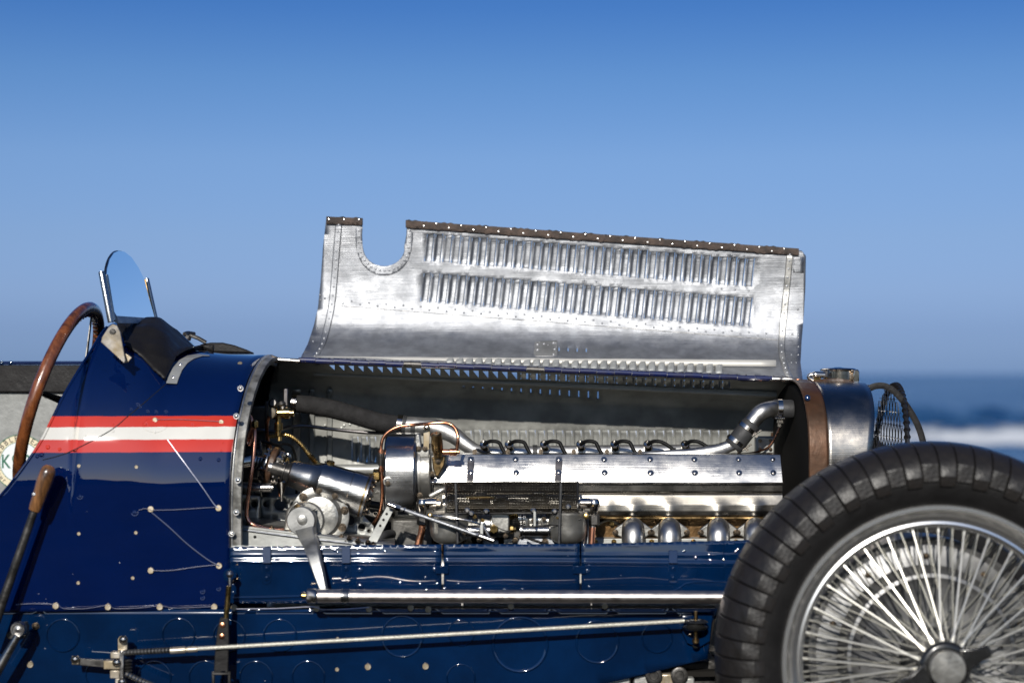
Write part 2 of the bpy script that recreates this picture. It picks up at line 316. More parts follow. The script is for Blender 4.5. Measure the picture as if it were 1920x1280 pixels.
# wooded rise far behind the camera (seen only as the skyline mirrored in the paint and metal)
gm('hill', lambda u, v: V((lerp(-260, 260, u), -108 - 25 * v, v * (6 + 7 * noise.noise(V((u * 9, 0, 0))) + 5 * noise.noise(V((u * 45, v * 3, 0))) + 3 * noise.noise(V((u * 120, v * 3, 5)))))), 520, 8, 'hill')

# =================================================================== the car
car = bpy.data.objects.new('racing_car', None); sc.collection.objects.link(car); car.location = (0, 0, 0)
car['label'] = 'vintage navy open racing car with raised aluminium bonnet panel and exposed engine'
car['category'] = 'car'
def empty(name, label=None):
    o = bpy.data.objects.new(name, None); o.parent = car; sc.collection.objects.link(o)
    if label: o['label'] = label
    return o
# shared little fasteners (axis +Z)
def _slot():
    m = MB(); m.lathe((0, 0, 0), (0, 0, 1), [(0, .0048), (.0018, .0048), (.0026, .0042)], 16); m.box((0, 0, .0026), (.009, .0014, .0008)); return m
def _dome():
    m = MB(); m.lathe((0, 0, 0), (0, 0, 1), [(-.001, .0045), (.0010, .0045), (.0026, .0032), (.0034, 0.0001)], 14); m.lathe((0, 0, 0), (0, 0, 1), [(0, .0062), (.0008, .0062)], 16); return m
def _hex():
    m = MB(); m.lathe((0, 0, 0), (0, 0, 1), [(0, .0066), (.001, .0066)], 18); m.lathe((0, 0, 0), (0, 0, 1), [(.001, .0055), (.005, .0055), (.0056, .0048)], 6); m.lathe((0, 0, 0), (0, 0, 1), [(.005, .0026), (.0085, .0026), (.009, .002)], 10); return m
SLOT = protomesh(_slot(), 'beige', 'slotted_screw'); DOME = protomesh(_dome(), 'chrome', 'dome_screw'); HEXM = protomesh(_hex(), 'nut', 'hex_nut')
HEXB = protomesh(_hex(), 'brass', 'brass_nut'); DOMEB = protomesh(_dome(), 'paint2', 'painted_rivet'); DOMEP = protomesh(_dome(), 'body', 'body_rivet'); DOMEBR = protomesh(_dome(), 'brass', 'brass_screw')

# ---------------- near body side (scuttle and cockpit side)
ZT = [(-400, .90), (0, .90), (150, .95), (205, .979), (300, .973), (332, .955), (366, .918), (430, .911), (520, .906)]
def zt(X): return interp(ZT, 960 + X * F / D)
def WX(X): return .374 - .06 * (X + .8) - .06 * (X + .79) ** 2
def prof(X, z, Wd=.372, z0=.64, n=2.35):
    Wd = WX(X)
    if z <= z0: return -Wd + .004 * ((z0 - z) / .3)
    t = min(1., (z - z0) / (zt(X) - z0)); return -Wd * (1 - t ** n) ** (1 / n)
def Sbody(px, py, off=0):
    y = -.34
    for _ in range(14):
        p = P(px, py, y); y = .5 * y + .5 * prof(p.x, p.z)
    return P(px, py, y - off)
def bprof(X, a, Wd=.372, z0=.64, n=2.35):
    Wd = WX(X)
    if a < .4: return (-Wd + .004 * (1 - a / .4), lerp(.421, z0, a / .4))
    ph = (a - .4) / .6 * math.pi / 2; return (-Wd * math.cos(ph) ** (2 / n), z0 + (zt(X) - z0) * math.sin(ph) ** (2 / n))
EDGE = [(-500, 1010), (-60, 985), (0, 930), (40, 880), (75, 830), (98, 785), (120, 740), (150, 690), (172, 655), (190, 625), (203, 610), (212, 590)]
q = MB(); NX = 90; NA = 44
def bodyfn(u, v):
    X = lerp(-1.45, -.537, u)
    amax = 1.
    # cut the skin at the cockpit opening
    if X < -.78:
        lo, hi = .05, 1.
        for _ in range(18):
            mid = (lo + hi) / 2; y, z = bprof(X, mid); px = 960 + X * F / (D + y); py = 700 - (z - ZC) * F / (D + y)
            if py > interp(EDGE, px): lo = mid
            else: hi = mid
        amax = lo
    y, z = bprof(X, v * amax); return V((X + .022 * max(0, (z - .6) / .3) ** 2 * u ** 40, y, z))
q.grid(bodyfn, NX, NA)
body = q.build('scuttle', 'body', car, solid=.002, angle=60)
# far half of the scuttle
q = MB(); q.grid(lambda u, v: (lambda X: V((X + .022 * u ** 12 * max(0, (bprof(X, v)[1] - .6) / .3) ** 2, -bprof(X, v)[0] + (.0), bprof(X, v)[1])))(lerp(-.745, -.537, u)), 30, 30)
q.build('far_scuttle_skin', 'body', car, solid=.002, angle=60)
# lips of the body skin
q = MB(); pts = smooth([Sbody(px, interp(EDGE, px), .001) for px in (-40, 0, 40, 75, 98, 120, 150, 172, 190, 200)], 3); q.tube(pts, .0028, 8); q.build('cockpit_edge_bead', 'body', body)
# slotted screws, lock wires and tubes standing in for wire reflections on the body
for px, py in ((148, 873), (256, 875), (148, 1000), (255, 998), (147, 1092), (249, 1083)):
    p = Sbody(px, py); place(SLOT, 'screw', body, p, (0, -1, .02), random.random() * 3, .72)
for px, py, s in ((283, 954, 1.25), (410, 952, 1.25), (283, 1069, 1.25), (411, 1060, 1.25), (105, 1135, 1.3), (203, 1137, 1.3), (300, 1137, 1.3), (402, 1137, 1.3), (291, 787, 1), (415, 791, 1)):
    place(SLOT, 'screw', body, Sbody(px, py), (0, -1, .05), random.random() * 3, s)
for px, py, s in ((253, 960, 1.2), (150, 930, 1.), (258, 760, .8), (262, 764, .6), (245, 768, .6), (276, 772, .7), (292, 773, .7), (311, 773, .7), (376, 860, .9), (410, 862, .9), (90, 838, 1), (112, 842, .8), (212, 808, .7), (160, 817, .6), (212, 795, .6), (78, 852, 1.1), (70, 855, .9), (380, 1108, .8), (410, 1103, .7), (415, 845, .6), (418, 830, .6), (360, 797, .6), (290, 810, .8), (272, 795, .8), (380, 1120, .7)):
    place(DOMEP, 'painted_rivet', body, Sbody(px, py, .0), (0, -1, .2), 0, s)
def wirepath(pts, r=1.3, name='wire_or_reflection', S=Sbody, off=.004, sag=0):
    q = MB(); q.tube(smooth([S(a, b, off) for a, b in pts], 5), r * .48 * PX(-.37), 6); return q.build(name, 'wire', body)
wirepath([(314, 824), (345, 866), (378, 911), (400, 943), (409, 952)], 2.0); wirepath([(283, 956), (330, 955), (408, 950)], 1.0)  # the thick diagonal is a wire's reflection in the paint, built as a tube
wirepath([(284, 960), (315, 986), (352, 1020), (390, 1049), (411, 1060)], 2.3); wirepath([(285, 1069), (320, 1069), (370, 1062), (411, 1058)], 1.0)  # its diagonal is likewise a mirrored wire given as a pale tube
wirepath([(260, 956), (272, 953), (283, 956)], 1.0); wirepath([(292, 786), (340, 786), (415, 790)], .9)
wirepath([(30, 1133), (60, 1131), (105, 1133), (120, 1140), (160, 1140), (203, 1134), (215, 1140), (260, 1139), (300, 1135), (330, 1139), (402, 1136)], .8)
# panel seam: a narrow lapped strip from the red band up to the pad
q = MB(); q.tube([Sbody(p.x, p.y, .0006) for p in smooth([V((80, 862, 0)), V((130, 847, 0)), V((205, 808, 0)), V((240, 780, 0)), V((268, 757, 0)), V((311, 720, 0))], 5)], .0011, 6)
q.build('panel_seam', 'black', body)
# rounded boss plate in the stripe
q = MB(); q.tube([Sbody(290 + 23 * math.cos(a) * (1 if abs(math.cos(a)) < .8 else 1), 797 + 13 * math.sin(a), .001) for a in [k * math.pi / 10 for k in range(21)]], .0007, 6); q.build('boss_plate_edge', 'body', body)

# bulkhead flange (raw metal edge at the front of the scuttle)
def flange_pts(X, ins, a0=.0, a1=1., n=60, zmax=None):
    out = []
    for k in range(n + 1):
        a = lerp(a0, a1, k / n); y, z = bprof(-.54, a); c = V((0, .58)); o = V((y, z))
        ph = max(0, (a - .4) / .6) * math.pi / 2
        out.append(V((X + .022 * max(0, (z - .6) / .3) ** 2, y + ins * math.cos(ph), z - ins * math.sin(ph))))
    return out
q = MB()
for side in (1, -1):
    a = flange_pts(-.533, -.0015, .18); b_ = flange_pts(-.529, .020, .18); 
    if side < 0: a = [V((p.x, -p.y, p.z)) for p in a]; b_ = [V((p.x, -p.y, p.z)) for p in b_]
    n = len(a); c_ = [p + V((-.006, 0, 0)) for p in b_]
    q.add(a + b_ + c_, [(i, i + 1, n + i + 1, n + i) for i in range(n - 1)] + [(n + i, n + i + 1, 2 * n + i + 1, 2 * n + i) for i in range(n - 1)])
fl = q.build('bulkhead_flange', 'alu_dull', car, solid=.0025)
q = MB()
for side in (1, -1):
    a = flange_pts(-.534, .003, .18); b_ = flange_pts(-.517, .0045, .18); c_ = flange_pts(-.516, .012, .18); n = len(a)
    if side < 0: a, b_, c_ = ([V((p.x, -p.y, p.z)) for p in l] for l in (a, b_, c_))
    q.add(a + b_ + c_, [(i, i + 1, n + i + 1, n + i) for i in range(n - 1)] + [(n + i, n + i + 1, 2 * n + i + 1, 2 * n + i) for i in range(n - 1)])
q.build('bonnet_seat', 'seatmetal', fl, solid=.002)
for px, py in ((446, 960), (449, 900), (454, 728), (437, 1000), (446, 780)):
    place(DOMEB if py == 0 else DOME, 'rivet', fl, P(px - 3, py, -.366 if py > 800 else -.352), (0, -1, .1), 0, .9)
# firewall
q = MB(); pts = []
for s in (-1, 1):
    pr = [bprof(-.54, lerp(.1, 1, k / 24)) for k in range(25)]
    if s > 0: pr = pr[::-1][1:]
    pts += [V((-.60, y if s < 0 else -y, z - .012)) for y, z in pr]
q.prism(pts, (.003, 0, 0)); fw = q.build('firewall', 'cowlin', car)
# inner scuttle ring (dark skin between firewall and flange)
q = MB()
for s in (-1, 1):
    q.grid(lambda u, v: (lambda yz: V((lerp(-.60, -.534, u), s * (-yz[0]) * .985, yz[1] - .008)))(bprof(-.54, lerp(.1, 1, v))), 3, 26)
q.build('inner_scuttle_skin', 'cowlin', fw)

# ---------------- engine side panels
def Sside(px, py, off=0):
    t = (py - 1020) / 120.; y = -.357 - .003 * math.sin(max(0, min(1, t)) * math.pi) ; return P(px, py, y - off)
tops = [(424, 1029), (440, 1024), (830, 1020), (1090, 1019), (1398, 1012), (1460, 1010)]
def tp(x): return interp(tops, x)
panels = []
for x0, x1, lab in ((431, 828, None), (832, 1087, None), (1090, 1440, None)):
    def S2(px, py):
        bead = math.exp(-((py - (1052 + (0 if px < 1000 else (px - 1000) * .012))) / 4.2) ** 2) * .0026 + math.exp(-((py - 1040) / 3.) ** 2) * .0008
        dent = .0016 * noise.noise(V((px * .012, py * .02, 2)))
        return Sside(px, py, bead + dent)
    xs = [x0 + (x1 - x0) * k / 12 for k in range(13)]
    jag = lambda x: (1.2 * noise.noise(V((x * .09, 0, 4))) if x > 560 else 2.5 * noise.noise(V((x * .12, 0, 4))))
    outer = [(x, tp(x) + jag(x)) for x in [x0 + (x1 - x0) * k / 40 for k in range(41)]] + [(x1, 1130), (x0, 1130)]
    m = panel(S2, outer, (), 14, 1.6); o = m.build('side_panel', 'paint2', car, solid=.0022, angle=50); panels.append(o)
# rolled bright edge where paint has worn off
q = MB(); q.tube([Sside(x, tp(x) - .3 + (2.5 * noise.noise(V((x * .12, 0, 4)))), .0) for x in [433 + 5 * k for k in range(40)]], [.0014 + .0016 * abs(noise.noise(V((k * .5, 0, 0)))) for k in range(40)], 6); q.build('bare_edge', 'alu_pale', panels[0])
q = MB(); q.tube([P(x, 1146 - (0 if x < 900 else 0), -.366) for x in range(432, 1340, 20)], .0016, 6); q.build('lower_seam', 'paint2', panels[0])
q = MB(); q.tube([Sside(x, y, .002) for x, y in ((436, 1120), (500, 1119), (562, 1117))], .0022, 6); q.build('lower_bead', 'paint2', panels[0])
q = MB(); q.tube([Sside(x, y, .001) for x, y in ((1092, 1107), (1262, 1108), (1272, 1103), (1285, 1094), (1300, 1091), (1360, 1089))], .0016, 6); q.build('joggle_edge', 'paint2', panels[2])
q = MB(); q.tube([Sside(1357, y, .001) for y in (1016, 1050, 1092)], .0011, 6); q.build('riveted_seam', 'paint2', panels[2])
rv = protomesh(MB().lathe((0, 0, 0), (0, 0, 1), [(0, .0028), (.0012, .0024), (.0018, .0001)], 10), 'paint2', 'small_rivet')
for px, py in ((628, 1031), (670, 1038), (722, 1033), (815, 1034), (900, 1040), (1065, 1042), (1065, 1055), (1105, 1100), (1105, 1060), (750, 1092), (788, 1094), (798, 1082), (800, 1105), (820, 1093), (833, 1103), (770, 1107), (900, 1103), (946, 1105), (980, 1104), (1283, 1033), (1305, 1046), (1357, 1050), (1360, 1060), (1384, 1030), (1380, 1034), (1333, 1050), (1330, 1040), (437, 1110), (437, 1096), (437, 1070), (633, 1035), (860, 1094)):
    place(rv, 'rivet', panels[0 if px < 830 else 1 if px < 1088 else 2], Sside(px, py, .0), (0, -1, .1), 0, 1 + .4 * random.random())
# spring clips with two rivets, and turn-buttons
def clip(px, pan, full=True):
    m = MB(); y0 = tp(px) + (2 if px < 1200 else 16)
    m.prism([Sside(px - 8, y0, .003), Sside(px + 8, y0, .003), Sside(px + 8, 1055, .007), Sside(px - 8, 1055, .007)], (0, -.003, 0))
    m.prism([Sside(px + 9 * c, 1076 + d, .001) for c, d in ((-1, -20), (1, -20), (1, 12), (.6, 17), (0, 19), (-.6, 17), (-1, 12))], (0, -.0018, 0))
    o = m.build('spring_clip', 'paint2', pan, bevel=.0006); 
    for py in (1064, 1082):
        m = MB(); m.lathe(Sside(px, py, .003), (0, -1, 0), [(0, .0062), (.001, .0062), (.001, .0048), (.0018, .0048), (.0018, .003), (.003, .0025), (.0036, .0001)], 16); m.build('clip_rivet', 'paint2', pan)
clip(500, panels[0]); clip(649, panels[0]); clip(1262, panels[2])
for px, py, pan in ((675, 1068, 0), (675, 1098, 0), (815, 1067, 0), (1101, 1070, 2)):
    m = MB(); m.lathe(Sside(px, py, .001), (0, -1, 0), [(0, .0085), (.0012, .008), (.0012, .0058), (.003, .0052), (.004, .003), (.0044, .0001)], 18); m.build('turn_button', 'paint2', panels[pan])
for px in (831, 1088):
    m = MB(); m.prism([Sside(px - 14, 1060, .004), Sside(px + 10, 1060, .004), Sside(px + 10, 1075, .004), Sside(px - 14, 1075, .004)], (0, -.003, 0)); m.build('panel_joint_tab', 'paint2', panels[1], bevel=.0008)
# lower lip screws + wire
for px, py in ((439, 1138), (594, 1140), (692, 1141), (770, 1139), (803, 1142), (958, 1136), (1134, 1135)):
    place(SLOT, 'screw', panels[0], P(px, py, -.366), (0, -1, 0), random.random() * 3, 1.25)
q = MB(); q.tube(smooth([P(x, y, -.371) for x, y in ((443, 1141), (520, 1140), (585, 1137), (605, 1142), (650, 1141), (692, 1138))], 4), .0011, 6); q.build('wire_or_reflection', 'wire', panels[0])

# ---------------- chassis rail
rail_out = [(-500, 1142), (1345, 1140), (1335, 1165), (1326, 1234), (1130, 1282), (980, 1330), (-500, 1330)]
def Srail(px, py, off=0): return P(px, py, -.360 - off)
q = panel(lambda a, b: Srail(a, b, .0008 * noise.noise(V((a * .01, b * .01, 7)))), rail_out, (), 22)
rail = q.build('chassis_rail', 'paint2', car, solid=.004)
q = MB(); q.prism([P(x, y, -.355) for x, y in ((-500, 1144), (1345, 1142), (1326, 1232), (1130, 1280), (980, 1328), (-500, 1328))], (0, .05, 0)); q.build('rail_web', 'matblack', rail)
for px, py, r in ((118, 1190, 31), (335, 1188, 31), (430, 1190, 30), (525, 1190, 31), (190, 1264, 30), (290, 1268, 31), (385, 1268, 31), (480, 1268, 31), (578, 1268, 31), (754, 1192, 39), (865, 1185, 25), (975, 1207, 52), (1120, 1202, 40), (1232, 1194, 29), (864, 1270, 27)):
    s = PX(-.36); rr = r * s; m = MB()
    m.lathe(Srail(px, py, .0022), (0, -1, 0), [(0, rr * 1.04), (.0034, rr * 1.0), (.0036, rr * .96), (-.0002, rr * .90), (-.0012, rr * .86), (-.0004, rr * .5), (.0, .0001)], 40); m.build('hole_cover', 'paint2', rail, angle=70)
for px, py, s in ((57, 1245, 1.3), (690, 1249, 1.3), (798, 1248, 1.3), (1304, 1208, 1.3), (632, 1254, .8), (52, 1143, .6), (633, 1196, .6), (960, 1133, 0)):
    if s: place(SLOT, 'screw', rail, Srail(px, py, .002), (0, -1, 0), random.random() * 3, s)

# ---------------- radius rod tube, cable, pulley
q = MB(); pl = [(578, 1116), (592, 1116), (600, 1116)]
a = P(596, 1117, -.44); c = P(1420, 1119, -.44); s = PX(-.44)
rod = MB(); rod.tube([a, lerp(a, c, .05), lerp(a, c, .5), c], [13 * s, 12.6 * s, 12.2 * s, 11.6 * s], 28); rod = rod.build('radius_rod', 'tubesteel', car)
m = MB(); m.lathe(P(574, 1117, -.44), (1, 0, 0), [(0, 10 * s), (3 * s, 14 * s), (17 * s, 14.5 * s), (20 * s, 12.5 * s)], 10); m.build('end_nut', 'steel', rod)
m = MB(); m.lathe(P(564, 1116, -.44), (1, 0, 0), [(0, 3 * s), (2 * s, 6 * s), (12 * s, 6 * s)], 12); m.build('grease_nipple', 'brass', rod)
m = MB(); m.lathe(P(640, 1117, -.44), (1, 0, 0), [(0, 12.9 * s), (1 * s, 13.6 * s), (14 * s, 13.4 * s), (15 * s, 12.8 * s)], 28); m.build('sleeve_ring', 'steel', rod)
s = PX(-.42); ca = P(232, 1223, -.42); cb = P(1283, 1163, -.42)
cable = MB(); cable.tube([lerp(ca, cb, t) for t in (.12, .4, .7, 1)], 4.0 * s, 10); cable = cable.build('brake_cable', 'rope', car)
m = MB()      # twisted strands lying on the cable
for k in range(300):
    t = lerp(.125, .995, k / 299); p = lerp(ca, cb, t); m.tube([p + V((-2.2 * s, -3.4 * s, -2.6 * s)), p + V((2.2 * s, -3.4 * s, 2.6 * s))], 1.0 * s, 4)
m.build('cable_strand', 'rope', cable, kind='stuff')
m = MB(); m.tube([lerp(ca, cb, t) for t in (0, .03, .085)], 5.2 * s, 10); m.build('cable_sheath', 'rubber', cable)
m = MB()
for k in range(14): m.lathe(lerp(ca, cb, .004 + k * .0062), (1, 0, .06), [(0, 5.3 * s), (2 * s, 6.2 * s), (4 * s, 5.3 * s)], 12)
m.build('sheath_rib', 'darksteel', cable, kind='stuff')
m = MB(); m.lathe(P(318, 1219, -.42), (1, 0, .06), [(0, 4 * s), (2 * s, 6.5 * s), (30 * s, 6.5 * s), (31 * s, 5 * s), (34 * s, 5 * s), (35 * s, 6 * s), (52 * s, 5.4 * s), (54 * s, 3.5 * s)], 14); m.build('cable_ferrule', 'beige', cable)
pc = P(1304, 1172, -.40); m = MB(); m.lathe(pc + V((0, 0, -8 * s)), (0, 0, 1), [(0, .018), (.002, .021), (.006, .024), (.009, .017), (.012, .017), (.015, .024), (.018, .021), (.02, .012)], 32); pul = m.build('cable_pulley', 'black', car)
m = MB(); m.lathe(pc + V((0, -.004, -34 * s)), (0, 0, 1), [(0, 4 * s), (3 * s, 7 * s), (9 * s, 7 * s), (10 * s, 4 * s), (26 * s, 4 * s), (27 * s, 7 * s), (46 * s, 6 * s), (47 * s, 3.5 * s), (62 * s, 3.5 * s)], 12); m.build('pulley_bolt', 'bronze', pul)
m = MB(); m.prism([P(x, y, -.366) for x, y in ((1278, 1150), (1335, 1152), (1330, 1200), (1310, 1212), (1288, 1204), (1279, 1185))], (0, -.008, 0)); m.build('pulley_bracket', 'paint2', pul, bevel=.001)
# adjuster bracket
s = PX(-.41)
br = MB(); br.prism([P(x, y, -.40) for x, y in ((222, 1218), (222, 1196), (226, 1191), (236, 1191), (240, 1196), (240, 1218))], (0, -.006, 0)); br = br.build('cable_bracket', 'beige', car, bevel=.001)
for x0, y0, x1, y1, mm, nm in ((211, 1219, 229, 1231, 'beige', 'bracket_block'), (198, 1235, 229, 1251, 'beige', 'bracket_block'), (210, 1253, 228, 1268, 'beige', 'bracket_block'), (228, 1216, 236, 1290, 'steel', 'bracket_plate'), (220, 1268, 236, 1290, 'beige', 'bracket_block')):
    m = MB(); m.prism([P(a_, b_, -.405) for a_, b_ in ((x0, y0), (x1, y0), (x1, y1), (x0, y1))], (0, -.018, 0)); m.build(nm, mm, br, bevel=.0015)
m = MB(); m.prism([P(a_, b_, -.40) for a_, b_ in ((140, 1232), (205, 1236), (205, 1250), (140, 1244))], (0, -.008, 0)); m.build('link_bar', 'darksteel', br, bevel=.001)
m = MB(); m.prism([P(a_, b_, -.409) for a_, b_ in ((135, 1228), (149, 1228), (149, 1245), (135, 1245))], (0, -.004, 0)); m.build('link_end', 'beige', br, bevel=.002)
for px, py in ((231, 1199), (141, 1236), (219, 1242), (229, 1278)): place(DOME, 'screw', br, P(px, py, -.425 if px > 200 and py > 1230 else -.412), (0, -1, 0), 0, 1.3)
m = MB(); m.tube(smooth([P(x, y, -.42) for x, y in ((236, 1262), (256, 1272), (280, 1282), (300, 1290))], 4), 5.5 * s, 10); m.build('second_cable', 'rubber', br)
m = MB()
for k in range(7): m.lathe(P(240 + 6 * k, 1264 + 3 * k, -.42), (1, 0, -.43), [(0, 5.6 * s), (1.6 * s, 6.6 * s), (3.2 * s, 5.6 * s)], 12)
m.build('second_cable_rib', 'steel', br, kind='stuff')
# toothed adjuster
m = MB()
for k in range(4): m.lathe(P(240, 1236 + 6 * k, -.41), (0, 0, -1), [(0, 5 * s), (2.5 * s, 8.5 * s), (5 * s, 5 * s)], 10)
m.build('adjuster_thread', 'darksteel', br)

# bonnet strut at the panel joint
s = PX(-.42); st = MB(); st.tube([P(429, 1098, -.41), P(424, 1158, -.41)], 5.2 * s, 16); st = st.build('bonnet_strap_rod', 'brass', car)
m = MB(); m.lathe(P(431, 1090, -.41), (-.05, 0, 1), [(-8 * s, 3 * s), (0, 3.4 * s), (8 * s, 3 * s), (10 * s, 5 * s)], 12); m.lathe(P(431, 1076, -.41) + V((0, .0, -7 * s)), (0, 0, 1), [(0, .0001), (2 * s, 5 * s), (7 * s, 7.6 * s), (12 * s, 5 * s), (14 * s, .0001)], 16); m.build('ball_end', 'steel', st)
m = MB(); m.lathe(P(431, 1078, -.372), (0, -1, 0), [(0, 13 * s), (.001, 12 * s), (.001, 9 * s)], 24); m.build('ball_socket', 'paint2', st)
m = MB(); m.prism([P(x, y, -.405) for x, y in ((414, 1156), (430, 1156), (431, 1200), (429, 1262), (425, 1262), (423, 1256), (418, 1256), (413, 1262), (402, 1262), (405, 1215), (409, 1180))], (0, -.010, 0)); m.build('strap', 'leather', st, bevel=.0015, label='dark leather strap below the brass rod')
for px, py in ((417, 1171), (416, 1192)):
    m = MB(); m.lathe(P(px, py, -.415), (0, -1, 0), [(0, 6 * s), (.002, 5 * s), (.0032, .0001)], 14); m.build('copper_rivet', 'copper', st)
m = MB(); m.tube([P(400, 1258, -.415), P(400, 1300, -.415)], 3 * s, 8); m.tube([P(430, 1258, -.415), P(430, 1300, -.415)], 3 * s, 8); m.tube([P(398, 1262, -.418), P(432, 1262, -.418)], 2.5 * s, 8); m.build('buckle', 'darksteel', st)

# outside hand levers
s = PX(-.45); lev = MB(); lev.tube([P(65, 955, -.43), P(-22, 1205, -.43)], [7.5 * s, 9.5 * s], 14); lev = lev.build('hand_brake_lever', 'darksteel', car)
a, c = P(92, 878, -.43), P(64, 958, -.43)
m = MB(); m.lathe(a, c - a, [(-7 * s, .0001), (-5 * s, 8 * s), (0, 13 * s), (8 * s, 15 * s), (25 * s, 15.2 * s), (50 * s, 13.5 * s), (75 * s, 12.5 * s), (84 * s, 11 * s), (86 * s, 7 * s)], 20); m.build('wooden_grip', 'wood2', lev)
m = MB(); m.lathe(P(67, 925, -.43) + V((0, -12.4 * s, 0)), (0, -1, 0), [(-.001, 4 * s), (.001, 3 * s), (.0015, .0001)], 10); m.build('grip_pin', 'alu', lev)
l2 = MB(); l2.tube([P(34, 1190, -.43), P(14, 1225, -.43), P(-12, 1270, -.43)], [7 * s, 8.5 * s, 9.5 * s], 12); l2 = l2.build('side_lever', 'steel', car)
m = MB(); m.lathe(P(36, 1178, -.42), (0, -1, 0), [(0, 15 * s), (.008, 14 * s), (.012, 13 * s), (.012, 10 * s), (.009, 9 * s), (.009, 5 * s), (.011, .0001)], 24); m.build('lever_boss', 'steel', l2)
m = MB(); m.prism([P(x, y, -.40) for x, y in ((40, 1166), (52, 1163), (56, 1172), (54, 1190), (44, 1196), (20, 1194))], (0, -.02, 0)); m.build('lever_bracket', 'darksteel', l2, bevel=.002)
place(HEXM, 'bolt', l2, P(67, 1173, -.362), (0, -1, 0), 0, 1.1); place(HEXM, 'bolt', l2, P(20, 1190, -.366), (0, -1, 0), 0, 1.1)

# ---------------- cockpit: steering wheel, screen, pads, far side
ax = V((-math.cos(R(18)), 0, math.sin(R(18)))); cw = P(113, 752, -.155)
u = V((math.sin(R(18)), 0, math.cos(R(18)))); v_ = V((0, 1, 0)); RW = .198
def ring(q_, rad, r, n=72, y0=0, a0=0, a1=2 * math.pi):
    pts = [cw + u * rad * math.cos(a0 + (a1 - a0) * k / n) + v_ * rad * math.sin(a0 + (a1 - a0) * k / n) + ax * y0 for k in range(n + 1)]; q_.tube(pts, r, 14, cap=False)
q = MB(); ring(q, RW, .0122); sw = q.build('steering_wheel', 'wood', car)
q = MB()
for k in range(72): 
    a = 2 * math.pi * k / 72; p = cw + (u * math.cos(a) + v_ * math.sin(a)) * (RW - .0135); q.lathe(p, u * math.cos(a) + v_ * math.sin(a), [(-.005, .002), (-.004, .006), (.004, .0065)], 8)
q.build('finger_grip', 'wood', sw, kind='stuff')
for k in range(4):
    a = math.pi / 4 * 0 + math.pi / 2 * k + .12; d_ = u * math.cos(a) + v_ * math.sin(a); m = MB()
    m.tube([cw + d_ * .02 - ax * .05, cw + d_ * .10 - ax * .02, cw + d_ * .19], [.011, .008, .005], 8, flat=.35, up=ax.cross(d_)); m.build('wheel_spoke', 'black', sw)
m = MB(); m.lathe(cw - ax * .06, ax, [(0, .035), (.02, .032), (.03, .022), (.034, .0001)], 24); m.build('wheel_boss', 'steel', sw)
m = MB(); m.tube([cw - ax * .05, cw - ax * .38], .015, 14); m.build('steering_column', 'darksteel', sw)

# far side of the cockpit
YF = .355
q = MB(); q.prism([P(x, y, YF) for x, y in ((-320, 735), (230, 735), (230, 1060), (-320, 1060))], (0, .003, 0)); cs = q.build('cockpit_side', 'greyleather', car)
q = MB(); q.prism([P(x, y, YF - .012) for x, y in ((-320, 684), (230, 684), (230, 737), (-320, 734))], (0, .012, 0)); q.build('cockpit_pad', 'leather', cs, bevel=.004)
q = MB(); q.tube([P(-320, 681, YF), P(230, 680, YF)], .0042, 10); q.build('cockpit_rim', 'body', cs)
for px in (3, 20, 88): place(DOMEB, 'rim_rivet', cs, P(px, 681, YF - .004), (0, -1, 0), 0, .9)
place(DOME, 'pad_stud', cs, P(70, 722, YF - .012), (0, -1, 0), 0, .8); place(DOME, 'pad_stud', cs, P(86, 742, YF - .002), (0, -1, 0), 0, .8)
# event sticker
s = PX(YF); stc = P(38, 866, YF - .001)
def disc(r, off, m, name, ring_w=0):
    q_ = MB(); q_.lathe(stc + V((0, -off, 0)), (0, -1, 0), [(0, r * s), (.0002, r * s), (.0002, (r - ring_w) * s if ring_w else .0001)], 48, cap=not ring_w); return q_.build(name, m, stk if name != 'event_sticker' else cs)
stk = disc(52, 0, 'cream', 'event_sticker')
disc(52, .0003, 'green', 'sticker_ring', 1.6); disc(38.5, .0003, 'green', 'sticker_ring'); disc(37.2, .0008, 'stwhite', 'sticker_field')
def text(ch, loc, size, ang, m, bold=0, sxx=1):
    cu = bpy.data.curves.new('letter', 'FONT'); cu.body = ch; cu.size = size; cu.align_x = 'CENTER'; cu.align_y = 'CENTER'; cu.offset = bold; cu.resolution_u = 3
    to = bpy.data.objects.new('letter', cu); me = bpy.data.meshes.new_from_object(to); me.materials.clear(); me.materials.append(M[m])
    o = bpy.data.objects.new('letter', me); o.parent = cs
    o.matrix_local = Matrix.Translation(loc) @ Matrix.Rotation(-ang, 4, 'Y') @ Matrix.Rotation(R(90), 4, 'X') @ Matrix.Diagonal((sxx, 1, 1, 1)); sc.collection.objects.link(o)
    bpy.data.objects.remove(to); return o
def arctext(txt, rad, a_mid, step, size, top=True, m='ink'):
    n = len(txt)
    for i, ch in enumerate(txt):
        if ch == ' ': continue
        a = a_mid + (i - (n - 1) / 2) * step * (-1 if top else 1)
        p = stc + V((math.cos(a) * rad * s, -.0012, math.sin(a) * rad * s)); text(ch, p, size * s, (a - math.pi / 2) if top else (a + math.pi / 2), m, 0, .9)
arctext('PEBBLE BEACH', 45, R(93), R(13.5), 15); arctext("Tour d'Elegance", 45, R(270), R(10.2), 12.5, False)
text('K', stc + V((-27 * s, -.0014, 0)), 36 * s, 0, 'green', .0006, .75); text('9', stc + V((-9 * s, -.0014, 0)), 36 * s, 0, 'green', .0006, .75)
text('-', stc + V((3 * s, -.0014, 0)), 34 * s, 0, 'green', .0006, .8); text('0', stc + V((13 * s, -.0014, 0)), 36 * s, 0, 'green', .0006, .75)

